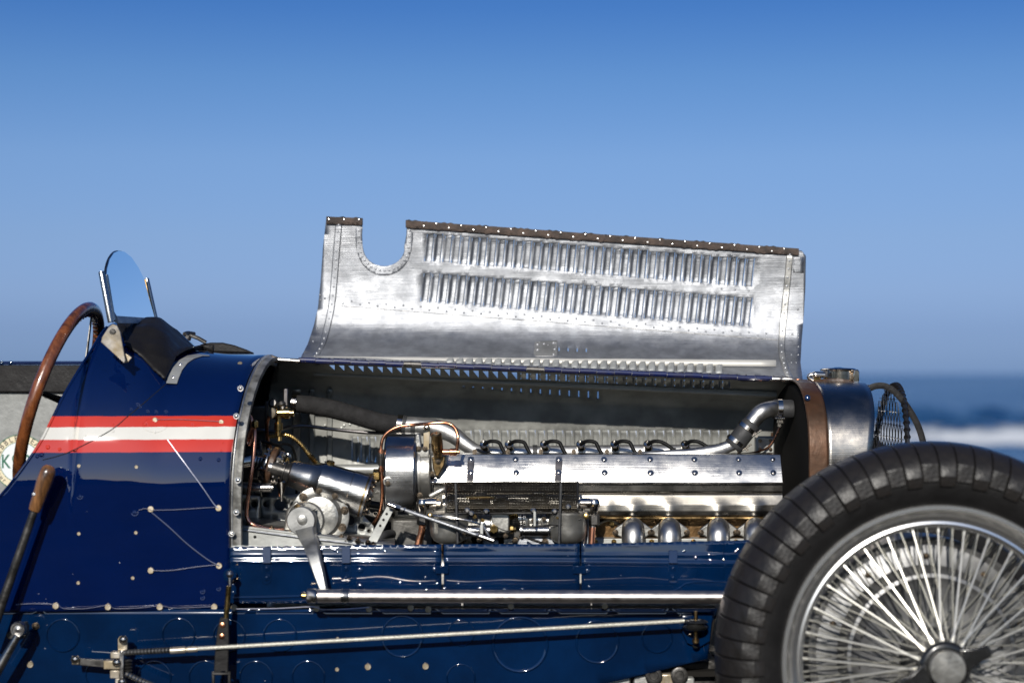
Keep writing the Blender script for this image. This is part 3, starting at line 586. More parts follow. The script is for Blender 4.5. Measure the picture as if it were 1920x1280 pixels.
# aero screen
def Yx(px): return lerp(-.28, .10, (px - 196) / 92.)
gl = [(196, 560), (195, 530), (197, 505), (202, 487), (210, 475), (219, 471), (230, 473), (243, 483), (256, 502), (266, 522), (276, 560), (287, 598), (215, 593)]
gp = [P(a_, b_, Yx(a_ - (b_ - 540) * .18)) for a_, b_ in gl]
q = MB(); q.prism(gp, (.004, 0, .001)); scr = q.build('windscreen', 'glass', car)
q = MB(); q.tube(smooth(gp[:11], 4), .0016, 6); q.build('glass_edge', 'black', scr)
def scpost(a_, b_, r, ya, yb, m='polish', name='screen_post'):
    q_ = MB(); A, B = P(*a_, ya), P(*b_, yb); q_.tube([A, lerp(A, B, .02), B], [r * .9 * PX(ya), r * PX(ya), r * PX(ya)], 14); return q_.build(name, m, scr)
scpost((190, 509), (208, 604), 6, -.30, -.30); scpost((200, 515), (214, 600), 3, -.28, -.28, 'polish')
scpost((275, 522), (293, 603), 4.5, .10, .10); scpost((272, 524), (288, 596), 2.5, .085, .085, 'bronze')
q = MB(); q.prism([P(214, 592, -.27), P(292, 597, .09), P(297, 608, .09), P(216, 606, -.27)], (0.006, 0, 0)); q.build('screen_sill', 'alu', scr, bevel=.001)
q = MB(); fp = [(205, 612), (212, 607), (220, 610), (226, 622), (236, 676), (233, 680), (190, 641), (192, 632)]
q.prism([P(a_, b_, -.335 + (660 - b_) * .0006) for a_, b_ in fp], (0, -.004, 0)); q.build('screen_foot', 'beige', scr, bevel=.001)
q = MB(); q.lathe(P(211, 622, -.319), (0, -1, 0), [(0, 6 * PX(-.33)), (.002, 5 * PX(-.33)), (.0022, .0001)], 14); q.build('foot_bolt', 'darksteel', scr)
q = MB(); q.prism([P(a_, b_, -.325) for a_, b_ in ((236, 662), (248, 670), (240, 680), (233, 680))], (0, -.003, 0)); q.build('foot_tab', 'beige', scr, bevel=.001)
# black scuttle pad
PADE = [(190, 606), (217, 612), (230, 636), (238, 652), (256, 664), (272, 676), (286, 694), (300, 708), (311, 719), (318, 698), (329, 680), (346, 668), (366, 661), (400, 655)]
def padfn(u, v):
    X = lerp(-.815, -.628, u); lo, hi = .45, 1.
    for k_ in range(110):
        mid = 1 - k_ * .005; y, z = bprof(X, mid); px = 960 + X * F / (D + y); py = 700 - (z - ZC) * F / (D + y); lo = mid
        if k_ and py > interp(PADE, px): break
    a_ = lerp(lo, 1.0, v); y, z = bprof(X, a_); y2, z2 = bprof(X, min(1, a_ + .01)); y1, z1 = bprof(X, a_ - .01)
    n = V((0, -(z2 - z1), y2 - y1)).normalized(); k = .009 + .005 * math.sin(u * 9 + v * 5) + .004 * noise.noise(V((u * 5, v * 5, 0)))
    return V((X, y, z)) + n * k * (1 if n.y < 0 or n.z > 0 else -1)
q = MB(); q.grid(padfn, 40, 24); q.build('scuttle_pad', 'leather', car, solid=.004, angle=60, label='black rubbery cover draped over the scuttle')
# its aluminium retaining strip
q = MB(); sa = [(312, 719), (316, 706), (324, 690), (336, 676), (352, 667), (372, 664), (392, 666)]; sb = [(332, 720), (336, 708), (342, 694), (352, 681), (364, 673), (380, 668), (394, 668)]
A = [Sbody(a_, b_, .004) for a_, b_ in sa]; B = [Sbody(a_, b_, .004) for a_, b_ in sb]; A2 = [p + V((0, -.003, .001)) for p in A]; B2 = [p + V((0, -.003, .001)) for p in B]; n = len(A)
q.add(A + B + A2 + B2, [(i, i + 1, n + i + 1, n + i) for i in range(n - 1)] + [(2 * n + i, 3 * n + i, 3 * n + i + 1, 2 * n + i + 1) for i in range(n - 1)] + [(i, 2 * n + i, 2 * n + i + 1, i + 1) for i in range(n - 1)] + [(n + i, n + i + 1, 3 * n + i + 1, 3 * n + i) for i in range(n - 1)] + [(0, n, 3 * n, 2 * n)])
ps = q.build('pad_strip', 'alu_pale', car, angle=60); place(DOME, 'strip_screw', ps, Sbody(325, 708, .008), (-.1, -1, .2), 0, .8); place(DOME, 'strip_screw', ps, Sbody(338, 684, .008), (-.1, -1, .3), 0, .8); place(SLOT, 'scuttle_screw', ps, Sbody(450, 682, .002), (0, -.7, .7), 0, 1); place(DOMEB, 'scuttle_screw', ps, Sbody(388, 662, .0), (0, -.4, 1), 0, 1)
# far side aero hump and black fitting
q = MB(); hp = [(372, 660), (370, 652), (376, 645), (395, 642), (418, 642), (440, 647), (462, 655), (478, 662)]
q.frustum([P(a_, b_, .10) for a_, b_ in hp], [P(a_, b_ + 2, .26) for a_, b_ in hp]); q.build('far_screen_pad', 'leather', car, bevel=.004)
q = MB(); q.tube([P(350, 640, .1), P(353, 628, .1)], 7 * PX(.1), 8); q.tube([P(356, 628, .1), P(372, 634, .1), P(386, 642, .1)], 4 * PX(.1), 8); q.tube([P(346, 626, .1), P(352, 624, .12), P(364, 626, .14)], 4 * PX(.1), 8); mir = q.build('filler_lever', 'darksteel', car)
# wedge top of scuttle toward the bonnet: brass pin and rod end
q = MB(); q.prism([P(a_, b_, -.02) for a_, b_ in ((508, 667), (518, 668), (518, 680), (507, 679))], (0, .02, 0)); hb = q.build('hinge_anchor', 'bronze', car, bevel=.001)
q = MB(); q.tube([P(516, 674, -.01), P(562, 677, -.01)], 4 * PX(0), 10); q.build('hinge_pin', 'steel', hb)
for px, py in ((497, 668), (489, 671)): place(DOMEB, 'top_rivet', hb, P(px, py, -.03), (0, -.3, 1), 0, .9)

# ---------------- bonnet hinge
hl = lambda px: lerp(675, 712, (px - 560) / 938.)
hg = MB(); hg.tube([P(525, hl(525) - 0, 0), P(1492, hl(1492), 0)], 3.2 * PX(0), 8); hg = hg.build('bonnet_hinge', 'steel', car)
x = 560.; k = 0
while x < 1425:
    m = MB(); a = P(x, hl(x) + (.4 if k % 2 else -.4), 0); c = P(x + 32, hl(x + 32) + (.4 if k % 2 else -.4), 0); m.tube([a, lerp(a, c, .5), c], 5.2 * PX(0), 10); m.build('hinge_knuckle', 'darksteel' if k in (6, 13) else 'hingeblue', hg); x += 32.9; k += 1
q = MB(); q.lathe(P(1440, hl(1440), 0), (1, 0, -.04), [(0, 4 * PX(0)), (.002, 5 * PX(0)), (.026, 5 * PX(0)), (.028, 3.5 * PX(0)), (.034, 5.5 * PX(0)), (.05, 5.5 * PX(0))], 12); q.build('hinge_end', 'steel', hg)
q = MB(); q.prism([P(a_, b_, -.012) for a_, b_ in ((1493, 710), (1516, 712), (1516, 722), (1494, 721))], (0, .02, 0)); q.build('hinge_end_block', 'copper', hg, bevel=.001)
q = MB()
for k in range(52): q.lathe(P(600 + 17 * k, hl(600 + 17 * k) - 5, .004), (0, -.3, 1), [(0, .0022), (.001, .0016), (.0016, .0001)], 8)
q.build('hinge_rivet', 'darksteel', hg, kind='stuff')

# ---------------- raised bonnet panel
TL = (612, 410); TR = (1511, 474)
GL = [(0, 0), (.03, .12), (.10, .215), (.23, .262), (.37, .278), (.6, .282), (1, .27)]
GR = [(0, 0), (.11, .125), (.17, .175), (.31, .215), (.48, .23), (.7, .232), (1, .222)]
def gy(px, t):
    w_ = max(0, min(1, (px - 590) / 910.)); acc = 0
    for k in (-2, -1, 0, 1, 2): acc += lerp(interp(GL, max(0, t + k * .02)), interp(GR, max(0, t + k * .02)), w_)
    return acc / 5 if t > .05 else lerp(interp(GL, t), interp(GR, t), w_)
def Sr(px, py, off=0):
    top = lerp(TL[1], TR[1], (px - TL[0]) / (TR[0] - TL[0])); h = hl(px); t = max(0, (h - py) / (h - top))
    dent = .0012 * noise.noise(V((px * .02, py * .03, 0))) * min(1, t * 3)
    return P(px, py, gy(px, t) - off + dent)
U = [(680, 412)] + [(680 - 1 + 1 * (k / 6), lerp(412, 460, k / 6)) for k in range(1, 6)]
notch = [(680, 411), (679, 440), (680, 462)] + [(720 - 39 * math.cos(t) * 1.0, 463 + 36 * math.sin(t)) for t in [math.pi * k / 16 for k in range(1, 16)]] + [(758, 462), (762, 440), (763, 416)]
outer = [(563, 674), (566, 666), (577, 645), (588, 612), (596, 578), (601, 530), (606, 460), (612, 407)] + notch + [(1490, 468), (1503, 470), (1511, 480), (1510, 540), (1507, 590), (1503, 640), (1501, 680), (1505, 712)]
holes = []; lou = []
for i in range(37):
    t = i / 36.; dx = random.uniform(-.8, .8)
    xr = lerp(814, 1415, t) + dx; lou.append((xr - 13.2, xr, lerp(437, 484, t) + random.uniform(-1, 1), lerp(491, 538, t) + random.uniform(-1, 1), 5.5))
    xr = lerp(808, 1411, t) + dx * .7; lou.append((xr - 13.2, xr, lerp(510, 557, t), lerp(567, 613, t), 7))
top_l = []
for i in range(29):
    xr = 850 + 18.0 * i; h = hl(xr); 
    hh = lerp(3, 14, min(1, (xr - 850) / 250.)); top_l.append((xr - 15, xr, h - 7 - hh, h - 6.5, 0))
def Hp(l, ins=.25): xl, xr, yt, yb, le = l; return [(xl + ins, yt + 2.5), (xr + .9, yt + 1), (xr + .9 - le, yb - 1), (xl + ins - le, yb - 2.5)]
slit = [[(x, hl(x) - 45 + 2), (x + 2.4, hl(x) - 45 + 2), (x + 2.4, hl(x) - 36), (x, hl(x) - 36)] for x in (1013, 1030, 1047, 1064, 1081, 1098)]
m = panel(Sr, outer, [Hp(l) for l in lou] + slit, 13, 5)
rp = m.build('raised_bonnet_panel', 'alu', car, solid=.0014, angle=60, label='raised bonnet panel showing bare louvred aluminium inside')
for l in lou:
    m = louvre(Sr, *l, .0052 * random.uniform(.6, 1.5), 1, 1, 7, 10); m.build('louvre', 'alu', rp, solid=.0007, angle=60)
for l in top_l:
    m = louvre(Sr, *l, .008, 1, -1, 4, 4); m.v = [p + V((0, -.0012, -.0005)) for p in m.v]; m.build('top_louvre', 'alu_pale', rp, solid=.0007, angle=60)
# stiffener between top and side
fa = lambda x: lerp(668, 675, (x - 580) / 875.)
q = MB(); xs = [580 + 875 * k / 30 for k in range(31)]
A = [P(x, fa(x) + .8 * noise.noise(V((x * .02, 0, 0))), .105) for x in xs]; B = [P(x, fa(x) + (5 if x < 600 else 12), .100) for x in xs]
q.add(A + B, [(i, i + 1, 32 + i - 0, 31 + i) for i in range(30)]); q.build('stiffener_flange', 'bareband', rp, solid=.002)
# seam lap: proud lower edge of the louvred sheet
q = MB(); xs = [640 + 817 * k / 50 for k in range(51)]; sy = lambda x: lerp(571, 637, (x - 610) / 850.)
q.tube([Sr(x, sy(x), .0014) for x in xs], .0009, 4); q.build('lap_seam', 'steel', rp)
# rivets of the panel (3 to 5 pixels each: one joined part)
rvm = MB()
def riv(px, py, r=.0024, S=Sr): 
    p = S(px, py, .0012); rvm.lathe(p, (0, -1, .05), [(0, r), (.0007, r * .9), (.0014, r * .5), (.0015, .0001)], 8)
for k in range(50):
    x = 643 + 16.2 * k; riv(x, sy(x) - (10.5 if k % 2 else 5.5) + .8 * random.random())
chL = [(635, 422), (631, 470), (627, 520), (622, 570), (614, 610), (604, 645), (590, 668)]; chR = [(1481, 478), (1477, 520), (1472, 570), (1467, 620), (1466, 660), (1473, 690), (1482, 712)]
def chan(pts, w_, S=Sr, lift=.006):
    c = smooth([V((a_, b_, 0)) for a_, b_ in pts], 5); A = [S(p.x - w_, p.y, .002) for p in c]; B = [S(p.x + w_, p.y, .002) for p in c]
    A2 = [S(p.x - w_ * .75, p.y, lift) for p in c]; B2 = [S(p.x + w_ * .75, p.y, lift) for p in c]; n = len(c); q_ = MB()
    q_.add(A + A2 + B2 + B, [(j * n + i, j * n + i + 1, (j + 1) * n + i + 1, (j + 1) * n + i) for j in range(3) for i in range(n - 1)]); return q_
chan(chL, 6).build('riveted_channel', 'alu', rp, solid=.001); chan(chR, 6).build('riveted_channel', 'alu_dull', rp, solid=.001)
for pts in (chL, chR):
    c = smooth([V((a_, b_, 0)) for a_, b_ in pts], 3)
    for p in c: rvm.lathe(Sr(p.x, p.y, .007), (0, -1, .05), [(0, .0025), (.0008, .0022), (.0016, .0001)], 8)
# notch doubler
inner = notch[1:-1]; outr = [(667, 425), (667, 460), (670, 475)] + [(720 - 50 * math.cos(t), 465 + 49 * math.sin(t)) for t in [math.pi * k / 16 for k in range(2, 15)]] + [(770, 470), (773, 450), (774, 432), (768, 430)]
q = panel(lambda a_, b_: Sr(a_, b_, .0022), [(680, 425)] + [(667, 428), (667, 460), (671, 478)] + [(720 - 50 * math.cos(t), 465 + 51 * math.sin(t)) for t in [math.pi * k / 16 for k in range(2, 15)]] + [(771, 470), (774, 448), (774, 435), (764, 431)] + inner[::-1], (), 5)
q.build('notch_doubler', 'alu', rp, solid=.0012)
for k in range(17):
    t = math.pi * k / 16; rvm.lathe(Sr(720 - 45 * math.cos(t) + (1 if k else 0), 464 + 43 * math.sin(t), .0035), (0, -1, 0), [(0, .0028), (.001, .0022), (.0016, .0001)], 8)
for yy in (432, 443, 454): rvm.lathe(Sr(673, yy, .0035), (0, -1, 0), [(0, .0028), (.001, .0022), (.0016, .0001)], 8); rvm.lathe(Sr(768, yy, .0035), (0, -1, 0), [(0, .0028), (.001, .0022), (.0016, .0001)], 8)
for px, py in ((600, 553), (609, 559), (601, 562), (594, 615), (587, 640), (1499, 485), (1489, 494), (1499, 507), (1496, 580), (1486, 627), (1497, 627), (1497, 633), (1497, 650), (1484, 665), (1497, 665), (1484, 680), (1493, 680), (1353, 541), (1378, 543), (1404, 545), (1320, 476), (1345, 477), (1372, 478), (1395, 479), (1095, 526), (1118, 528), (1005, 656), (1028, 647), (1042, 643), (1043, 652), (1043, 660)): riv(px, py)
# repair patch
q = panel(lambda a_, b_: Sr(a_, b_, .0022), [(1003, 641), (1045, 638), (1046, 668), (1000, 668)], (), 8); q.build('repair_patch', 'alu_dull', rp, solid=.001)
for a_, b_ in ((1008, 646), (1020, 645), (1038, 643), (1040, 655), (1008, 656), (1038, 665)): rvm.lathe(Sr(a_, b_, .0035), (0, -1, 0), [(0, .0026), (.001, .0022), (.0016, .0001)], 8)
q = panel(lambda a_, b_: Sr(a_, b_, .0012), [(1488, 481), (1507, 482), (1507, 512), (1487, 511)], (), 8); q.build('corner_patch', 'alu', rp, solid=.001)
# far-end flange rivets and top felt edging
def edging(x0, x1, y0, y1, name):
    a_ = [(x0, y0), (x1, y1), (x1, y1 + 13), (x0, y0 + 14)]
    q_ = panel(lambda u_, v2: Sr(u_, v2, .0035 + .0006 * noise.noise(V((u_ * .2, v2 * .3, 0)))), a_, (), 6); return q_.build(name, 'felt', rp, solid=.006)
edging(612, 680, 406, 409, 'felt_edging'); edging(761, 1498, 413, 466, 'felt_edging')
fe = MB()
for k in range(30):
    x = 795 + 23.3 * k
    if x < 1490: fe.lathe(Sr(x, lerp(413, 466, (x - 761) / 737.) + (3 if k % 2 else 9), .0068), (0, -1, 0), [(0, .0026), (.0012, .002), (.0016, .0001)], 8)
for x in (617, 645, 673): fe.lathe(Sr(x, 412, .0068), (0, -1, 0), [(0, .0030), (.0012, .002), (.0016, .0001)], 8)
fe.build('edging_tack', 'steel', rp, kind='stuff'); rvm.build('panel_rivet', 'alu', rp, kind='stuff')

# ---------------- far bonnet panel (closed), seen from inside
FO = [(0, 0), (6, .03), (14, .07), (25, .13), (36, .17), (60, .215), (110, .25), (160, .265), (300, .272)]
def Sf(px, py, off=0):
    o_ = max(0, py - hl(px)); acc = sum(interp(FO, max(0, o_ + k * 3)) for k in (-1, 0, 1)) / 3 if o_ > 6 else interp(FO, o_)
    return P(px, py, acc - off)
outer = [(524, 674), (1496, 712), (1490, 724), (1472, 745), (1462, 790), (1460, 960), (500, 960), (503, 740), (512, 700)]
lf = []
for i in range(42):
    xl = 616 + 18.0 * i; h = hl(xl); lf.append((xl, xl + 14.5, h + 7.5, h + lerp(15, 24, i / 41.), 0))
for i in range(15):
    xl = 868 + 18.0 * i; h = hl(xl); lf.append((xl, xl + 2.4, h + 36, h + lerp(38, 50, i / 14.), 0))
lw = []
for i in range(29): xl = 871 + 17.2 * i; lw.append((xl, xl + 13, 806 + random.uniform(-1, 1), 858, 0))
for xl in (660, 677, 693): lw.append((xl, xl + 12, 818, 866, 0))
NT = 20
m = panel(Sf, outer, [[(a_, c_ - 1), (b_ - 3, c_ - 1), (b_ - 3, d_ + 2)] for a_, b_, c_, d_, _ in lf[:NT]] + [[(a_, c_), (b_, c_), (b_, d_), (a_, d_)] for a_, b_, c_, d_, _ in lf[NT:] + lw], 16, 5)
fp_ = m.build('far_bonnet_panel', 'farskin', car, solid=.0014, angle=60, label='far bonnet panel seen from inside, half in shade')
for k, l in enumerate(lf[:42]):
    if k < NT: continue
    l = (l[0], lerp(l[0], l[1], lerp(.70, 1, min(1, (k - NT) / 10.))), *l[2:])
    m = louvre(Sf, *l, .006, 1, 1, 3, 4); m.build('top_louvre', 'alu_dull', fp_, solid=.0007, angle=60)
for l in lw: m = louvre(Sf, *l, .0062, -1, 1, 4, 7); m.build('louvre', 'alu_pale', fp_, solid=.0007, angle=60)
q = MB(); xs = [588 + 868 * k / 30 for k in range(31)]
A = [P(x, hl(x) + lerp(18, 23, k / 30), .125) for k, x in enumerate(xs)]; B = [P(x, hl(x) + lerp(27, 34, k / 30), .118) for k, x in enumerate(xs)]
q.add(A + B, [(i, i + 1, 32 + i, 31 + i) for i in range(30)]); q.build('far_stiffener', 'bareband', fp_, solid=.006, bevel=.001)
q = MB(); A = [P(x, hl(x) + 34 + (x > 1100) * (x - 1100) * .02, .14) for x in xs[10:]]; B = [P(x, hl(x) + 36 + max(0, x - 1000) * .022, .15) for x in xs[10:]]
# vertical stiffening straps at the rear end
for x0, w_ in ((556, 8), (585, 5), (618, 5)):
    q = chan([(x0, 730), (x0, 800), (x0, 900)], w_, Sf, .008); q.build('vertical_strap', 'alu_pale' if x0 > 560 else 'alu_dull', fp_, solid=.001)
q = MB()
for x0 in (609, 556):
    for k in range(7): q.lathe(Sf(x0, 775 + 22 * k, .009), (0, -1, 0), [(0, .0028), (.001, .0022), (.0016, .0001)], 8)
for a_, b_ in ((645, 797), (656, 795), (672, 797), (640, 802), (1466, 770), (1466, 800), (1466, 830)): q.lathe(Sf(a_, b_, .002), (0, -1, 0), [(0, .0034), (.001, .0028), (.0018, .0001)], 8)
q.build('panel_rivet', 'alu_pale', fp_, kind='stuff')
# inner side valance below far panel
q = MB(); q.prism([P(x, y, .262) for x, y in ((540, 895), (1460, 900), (1460, 1090), (540, 1090))], (0, .004, 0)); q.build('far_valance', 'alu_pale', car)

# ---------------- engine
def bolt(parent, px, py, y, nrm=(0, -1, 0), me=None, s=1, name='screw'): return place(me or DOME, name, parent, P(px, py, y), nrm, random.random() * 3, s)
# cam cover
def extr(name, prof_, x0, x1, m, parent, bevel=.0015, xs=None):
    """section (py at the near face, y) swept along the car between two picture columns of its nearest edge"""
    yn = min(p[1] for p in prof_); X0 = (x0 - 960) * (D + yn) / F; X1 = (x1 - 960) * (D + yn) / F
    poly = [V((X0, y, ZC - (py - 700) * (D + yn) / F)) for py, y in prof_]
    q_ = MB(); q_.prism(poly, (X1 - X0, 0, 0)); return q_.build(name, m, parent, bevel=bevel)
cc = extr('cam_cover', [(853, -.125), (903, -.155), (906, -.155), (906, -.03), (853, -.05)], 806, 1468, 'polish', car, .001)
nrm = V((0, -1, .55)).normalized()
def camy(py): return lerp(-.125, -.155, (py - 853) / 50.)
for x in (967, 1133, 1219, 1302, 1385, 1449):
    for py in (861, 886): bolt(cc, x + (0 if py < 870 else 1), py, camy(py) - .0005, nrm, DOME, 1.05)
for x in (883, 1048):
    q = MB(); h_ = [(x - 6, 862), (x - 5, 857), (x, 855), (x + 5, 857), (x + 6.5, 862), (x + 4, 902), (x - 8, 902)]
    q.prism([P(a_, b_, camy(b_) - .0004) for a_, b_ in h_], (0, -.003, .001)); sp_ = q.build('gauze_strap', 'strapdark', cc, bevel=.0008)
    for py in (861, 885): bolt(cc, x, py, camy(py) - .004, nrm, DOME, .95)
extr('cam_box_lip', [(904, -.157), (907, -.157), (907, -.10), (904, -.10)], 806, 1469, 'chrome', cc, .0005)
hd = extr('cylinder_head', [(907, -.140), (970, -.140), (970, .1), (907, .1)], 812, 1466, 'headmetal', car, .002)
HP = [(907, -.149), (922, -.1485), (924, -.1465), (927, -.150), (936, -.1525), (946, -.155), (958, -.1555), (966, -.154), (969, -.151)]
def headfn(u, v):
    px = lerp(830, 1467, u); py = lerp(907, 969, v); b0 = interp(HP, py); k = min(1, max(0, (py - 926) / 40.)); k = k * k * (3 - 2 * k)
    g_ = sum(math.exp(-((px - x) / 15.) ** 2) for x in (1187, 1255, 1347, 1416)) + .5 * math.exp(-((px - 1138) / 12.) ** 2)
    return P(px, py, b0 - .0048 * g_ * k)
q = MB(); q.grid(headfn, 210, 40); q.build('port_face', 'headmetal', hd, angle=50)
extr('gasket_edge', [(969, -.158), (972, -.158), (972, -.1), (969, -.1)], 1110, 1466, 'bronze', hd, 0)
extr('cylinder_block', [(972, -.120), (1080, -.115), (1080, .12), (972, .12)], 780, 1466, 'brownblock', car)
extr('crankcase_ledge', [(1009, -.155), (1060, -.155), (1060, -.05), (1009, -.05)], 1090, 1466, 'alu_pale', car)
# valance panel between block and far side
# exhaust stubs
for i, x in enumerate((1187, 1255, 1347, 1416)):
    s = PX(-.19)
    q = MB(); q.tube(smooth([P(x, 991, -.14), P(x, 991, -.172), P(x, 997, -.195), P(x, 1012, -.203), P(x, 1045, -.203)], 5), 21.5 * s, 28); es = q.build('manifold_stub', 'stub', car)
    q = MB(); fl_ = [(x - 38, 994), (x - 36, 1002), (x - 28, 1003), (x - 16, 1010), (x + 16, 1010), (x + 28, 1003), (x + 36, 1002), (x + 38, 994), (x + 32, 988), (x + 14, 976), (x, 972), (x - 14, 976), (x - 32, 988)]
    q.prism([P(a_, b_, -.152) for a_, b_ in fl_], (0, -.010, 0)); q.build('stub_flange', 'cast', es, bevel=.002)
    for dx in (-33, 33): bolt(es, x + dx, 998, -.163, (0, -1, 0), HEXM, .95, 'nut')
for x in (1116, 1151, 1222, 1300, 1380): bolt(hd, x, 1015, -.157, (0, -1, 0), HEXB, .8, 'nut')
q = MB(); q.tube([P(1120, 985, -.12), P(1128, 978, -.125), P(1140, 974, -.125), P(1150, 977, -.125), P(1162, 984, -.12)], 3 * PX(-.12), 8); q.build('ear_bracket', 'beige', hd)
for x in (1121, 1147): bolt(hd, x, 981 if x > 1130 else 980, -.13, (0, -1, 0), HEXB, .7, 'nut')

# gear housing drum
X0 = P(718, 0, -.21).x; X1 = P(779, 0, -.21).x; r = .079; cz = P(0, 886, -.13).z
pg = [V((X0, -.02, ZC - (812 - 700) * PX(-.2)))]; czz = P(0, 886, -.2).z; r = .075
pg = [V((X0, .0, P(0, 960, -.2).z)), V((X0, .0, czz + r * .98))]
for k in range(19): a_ = R(95 - 95 * k / 18.); pg.append(V((X0, -.130 - r * math.sin(R(90) - a_), czz + r * math.sin(a_))))
pg += [V((X0, -.2045, P(0, 915, -.2).z)), V((X0, -.200, P(0, 935, -.2).z)), V((X0, -.192, P(0, 950, -.2).z)), V((X0, -.180, P(0, 960, -.2).z))]
gh = MB(); gh.prism(pg, (X1 - X0, 0, 0)); gh = gh.build('timing_cover', 'polish', car, bevel=.005, angle=40); cz = czz
X2 = P(806, 0, -.19).x
q = MB(); q.lathe((X1, -.12, cz - .004), (1, 0, 0), [(0, .0001), (0, .064), (.007, .064), (.007, .059), (X2 - X1 - .003, .059), (X2 - X1, .062), (X2 - X1, .0001)], 64, cap=False); q.build('timing_neck', 'cast', gh, angle=28)
q = MB(); q.lathe((P(727, 0, -.21).x, -.205, P(0, 903, -.21).z), (0, -1, 0), [(-.012, 10 * PX(-.2)), (.0006, 9 * PX(-.2)), (.001, 7.5 * PX(-.2)), (-.001, 7 * PX(-.2)), (-.001, .0001)], 20); q.build('oval_recess', 'cast', gh)
bolt(gh, 727, 906, -.2075, (0, -1, 0), HEXM, .8)
q = MB(); q.prism([P(x, y, -.17) for x, y in ((778, 815), (787, 812), (790, 842), (806, 842), (806, 858), (778, 858))], (0, .04, 0)); q.build('cover_ear', 'cast', gh, bevel=.003)
for px, py, y in ((785, 841, -.172), (797, 841, -.172), (810, 888, -.185), (787, 928, -.185)): bolt(gh, px, py, y, (0, -1, 0), HEXM, .85, 'nut')
# pipe clip bracket
q = MB(); q.prism([P(x, y, -.15) for x, y in ((794, 846), (794, 800), (797, 795), (804, 795), (807, 800), (804, 846))], (0, -.003, 0)); pb = q.build('pipe_bracket', 'beige', car, bevel=.0006); bolt(pb, 800, 802, -.154, s=.9)
# bronze relief valve
s = PX(-.18); va, vb = P(818, 814, -.20), P(822, 862, -.175)
q = MB(); q.lathe(va, vb - va, [(-.003, .0001), (-.003, 7 * s), (-.001, 10 * s), (8 * s, 10.5 * s), (14 * s, 11 * s), (30 * s, 11 * s), (36 * s, 9.5 * s), (46 * s, 8.5 * s)], 24); rvv = q.build('relief_valve', 'bronze', car)
q = MB(); q.lathe(va, va - vb, [(.0025, .0001), (.0035, 6 * s), (.002, 8 * s)], 20); q.build('valve_cap', 'beige', rvv)
q = MB(); q.prism([P(x, y, -.16) for x, y in ((810, 856), (836, 854), (833, 872), (822, 892), (817, 892), (812, 876))], (0, -.010, 0)); q.build('valve_base', 'bronze', rvv, bevel=.002)
q = MB(); q.prism([P(x, y, -.150) for x, y in ((808, 852), (840, 852), (838, 866), (826, 892), (814, 892), (808, 880))], (0, -.010, 0)); q.build('valve_flange', 'cast', rvv, bevel=.002)
bolt(rvv, 821, 864, -.175, (0, -1, 0), HEXM, .8, 'nut'); bolt(rvv, 809, 889, -.162, (0, -1, 0), HEXM, .8, 'nut')
q = MB(); q.lathe(P(830, 847, -.19), (1, 0, 0), [(0, 5.5 * s), (13 * s, 5.5 * s), (14 * s, 7 * s), (26 * s, 7 * s), (27 * s, 4 * s), (31 * s, 4 * s), (32 * s, 3 * s)], 14); q.build('valve_union', 'copper', rvv)
# copper pipe over the cover
q = MB(); q.tube(smooth([P(*p) for p in ((683, 1000, -.12), (700, 982, -.15), (712, 960, -.17), (716, 935, -.18), (716, 900, -.19), (714, 870, -.19), (714, 845, -.19), (718, 822, -.19), (730, 808, -.19), (750, 799, -.19), (775, 796, -.19), (802, 794, -.18), (830, 792, -.18), (846, 796, -.18), (855, 806, -.185), (859, 822, -.19), (857, 838, -.19), (856, 846, -.19))], 6), 3.3 * PX(-.19), 12); cp = q.build('copper_oil_pipe', 'copper', car)
for px, py, ln, m_ in ((714, 843, 5, 'copper'), (714, 850, 22, 'darksteel'), (714, 876, 8, 'copper')):
    q = MB(); q.lathe(P(px, py, -.19), (0, 0, -1), [(0, 5 * s), (ln * s, 5 * s)], 14); q.build('pipe_sleeve', m_, cp)

# large rubber hose and rear rail
hs = [(548, 756, .05), (575, 758, .05), (620, 766, .05), (665, 778, .05), (710, 791, .05), (752, 797, .05)]
q = MB(); q.tube(smooth([P(*p) for p in hs], 6), [lerp(15.5, 17.5, min(1, k / 10)) * PX(.05) for k in range(31)], 28); ho = q.build('rubber_hose', 'hose', car)
def clamp(parent, c, dirv, r, w_, y, m='chrome', name='hose_clamp', screw=True):
    s_ = PX(y); q_ = MB(); dv = V(dirv).normalized(); q_.lathe(P(*c, y) - dv * w_ * s_ / 2, dv, [(0, r * s_ * .98), (0, r * s_), (w_ * s_, r * s_), (w_ * s_, r * s_ * .98)], 28, cap=False); return q_.build(name, m, parent, solid=.0008)
clamp(ho, (552, 756), (1, 0, -.05), 17, 9, .05); clamp(ho, (749, 796), (1, 0, -.15), 18.6, 9, .05); clamp(ho, (758, 797), (1, 0, -.15), 18.5, 6, .05, 'rubber'); clamp(ho, (775, 799), (1, 0, -.05), 17, 8, .05, 'rubber')
q = MB(); q.tube(smooth([P(*p) for p in ((755, 797, .05), (790, 799, .05), (820, 803, .05), (848, 814, .045), (872, 832, .04), (895, 845, .03), (925, 849, .02), (970, 849, .02))], 6), [17 * PX(.05)] * 14 + [lerp(17, 12.5, min(1, k / 14)) * PX(.05) for k in range(29)], 26); wr = q.build('intake_rail', 'railalu', car)
q = MB(); q.tube([P(965, 849, .02), P(1200, 846, .02), P(1345, 846, .02)], 13 * PX(.02), 24); q.build('lead_conduit', 'railalu', wr)
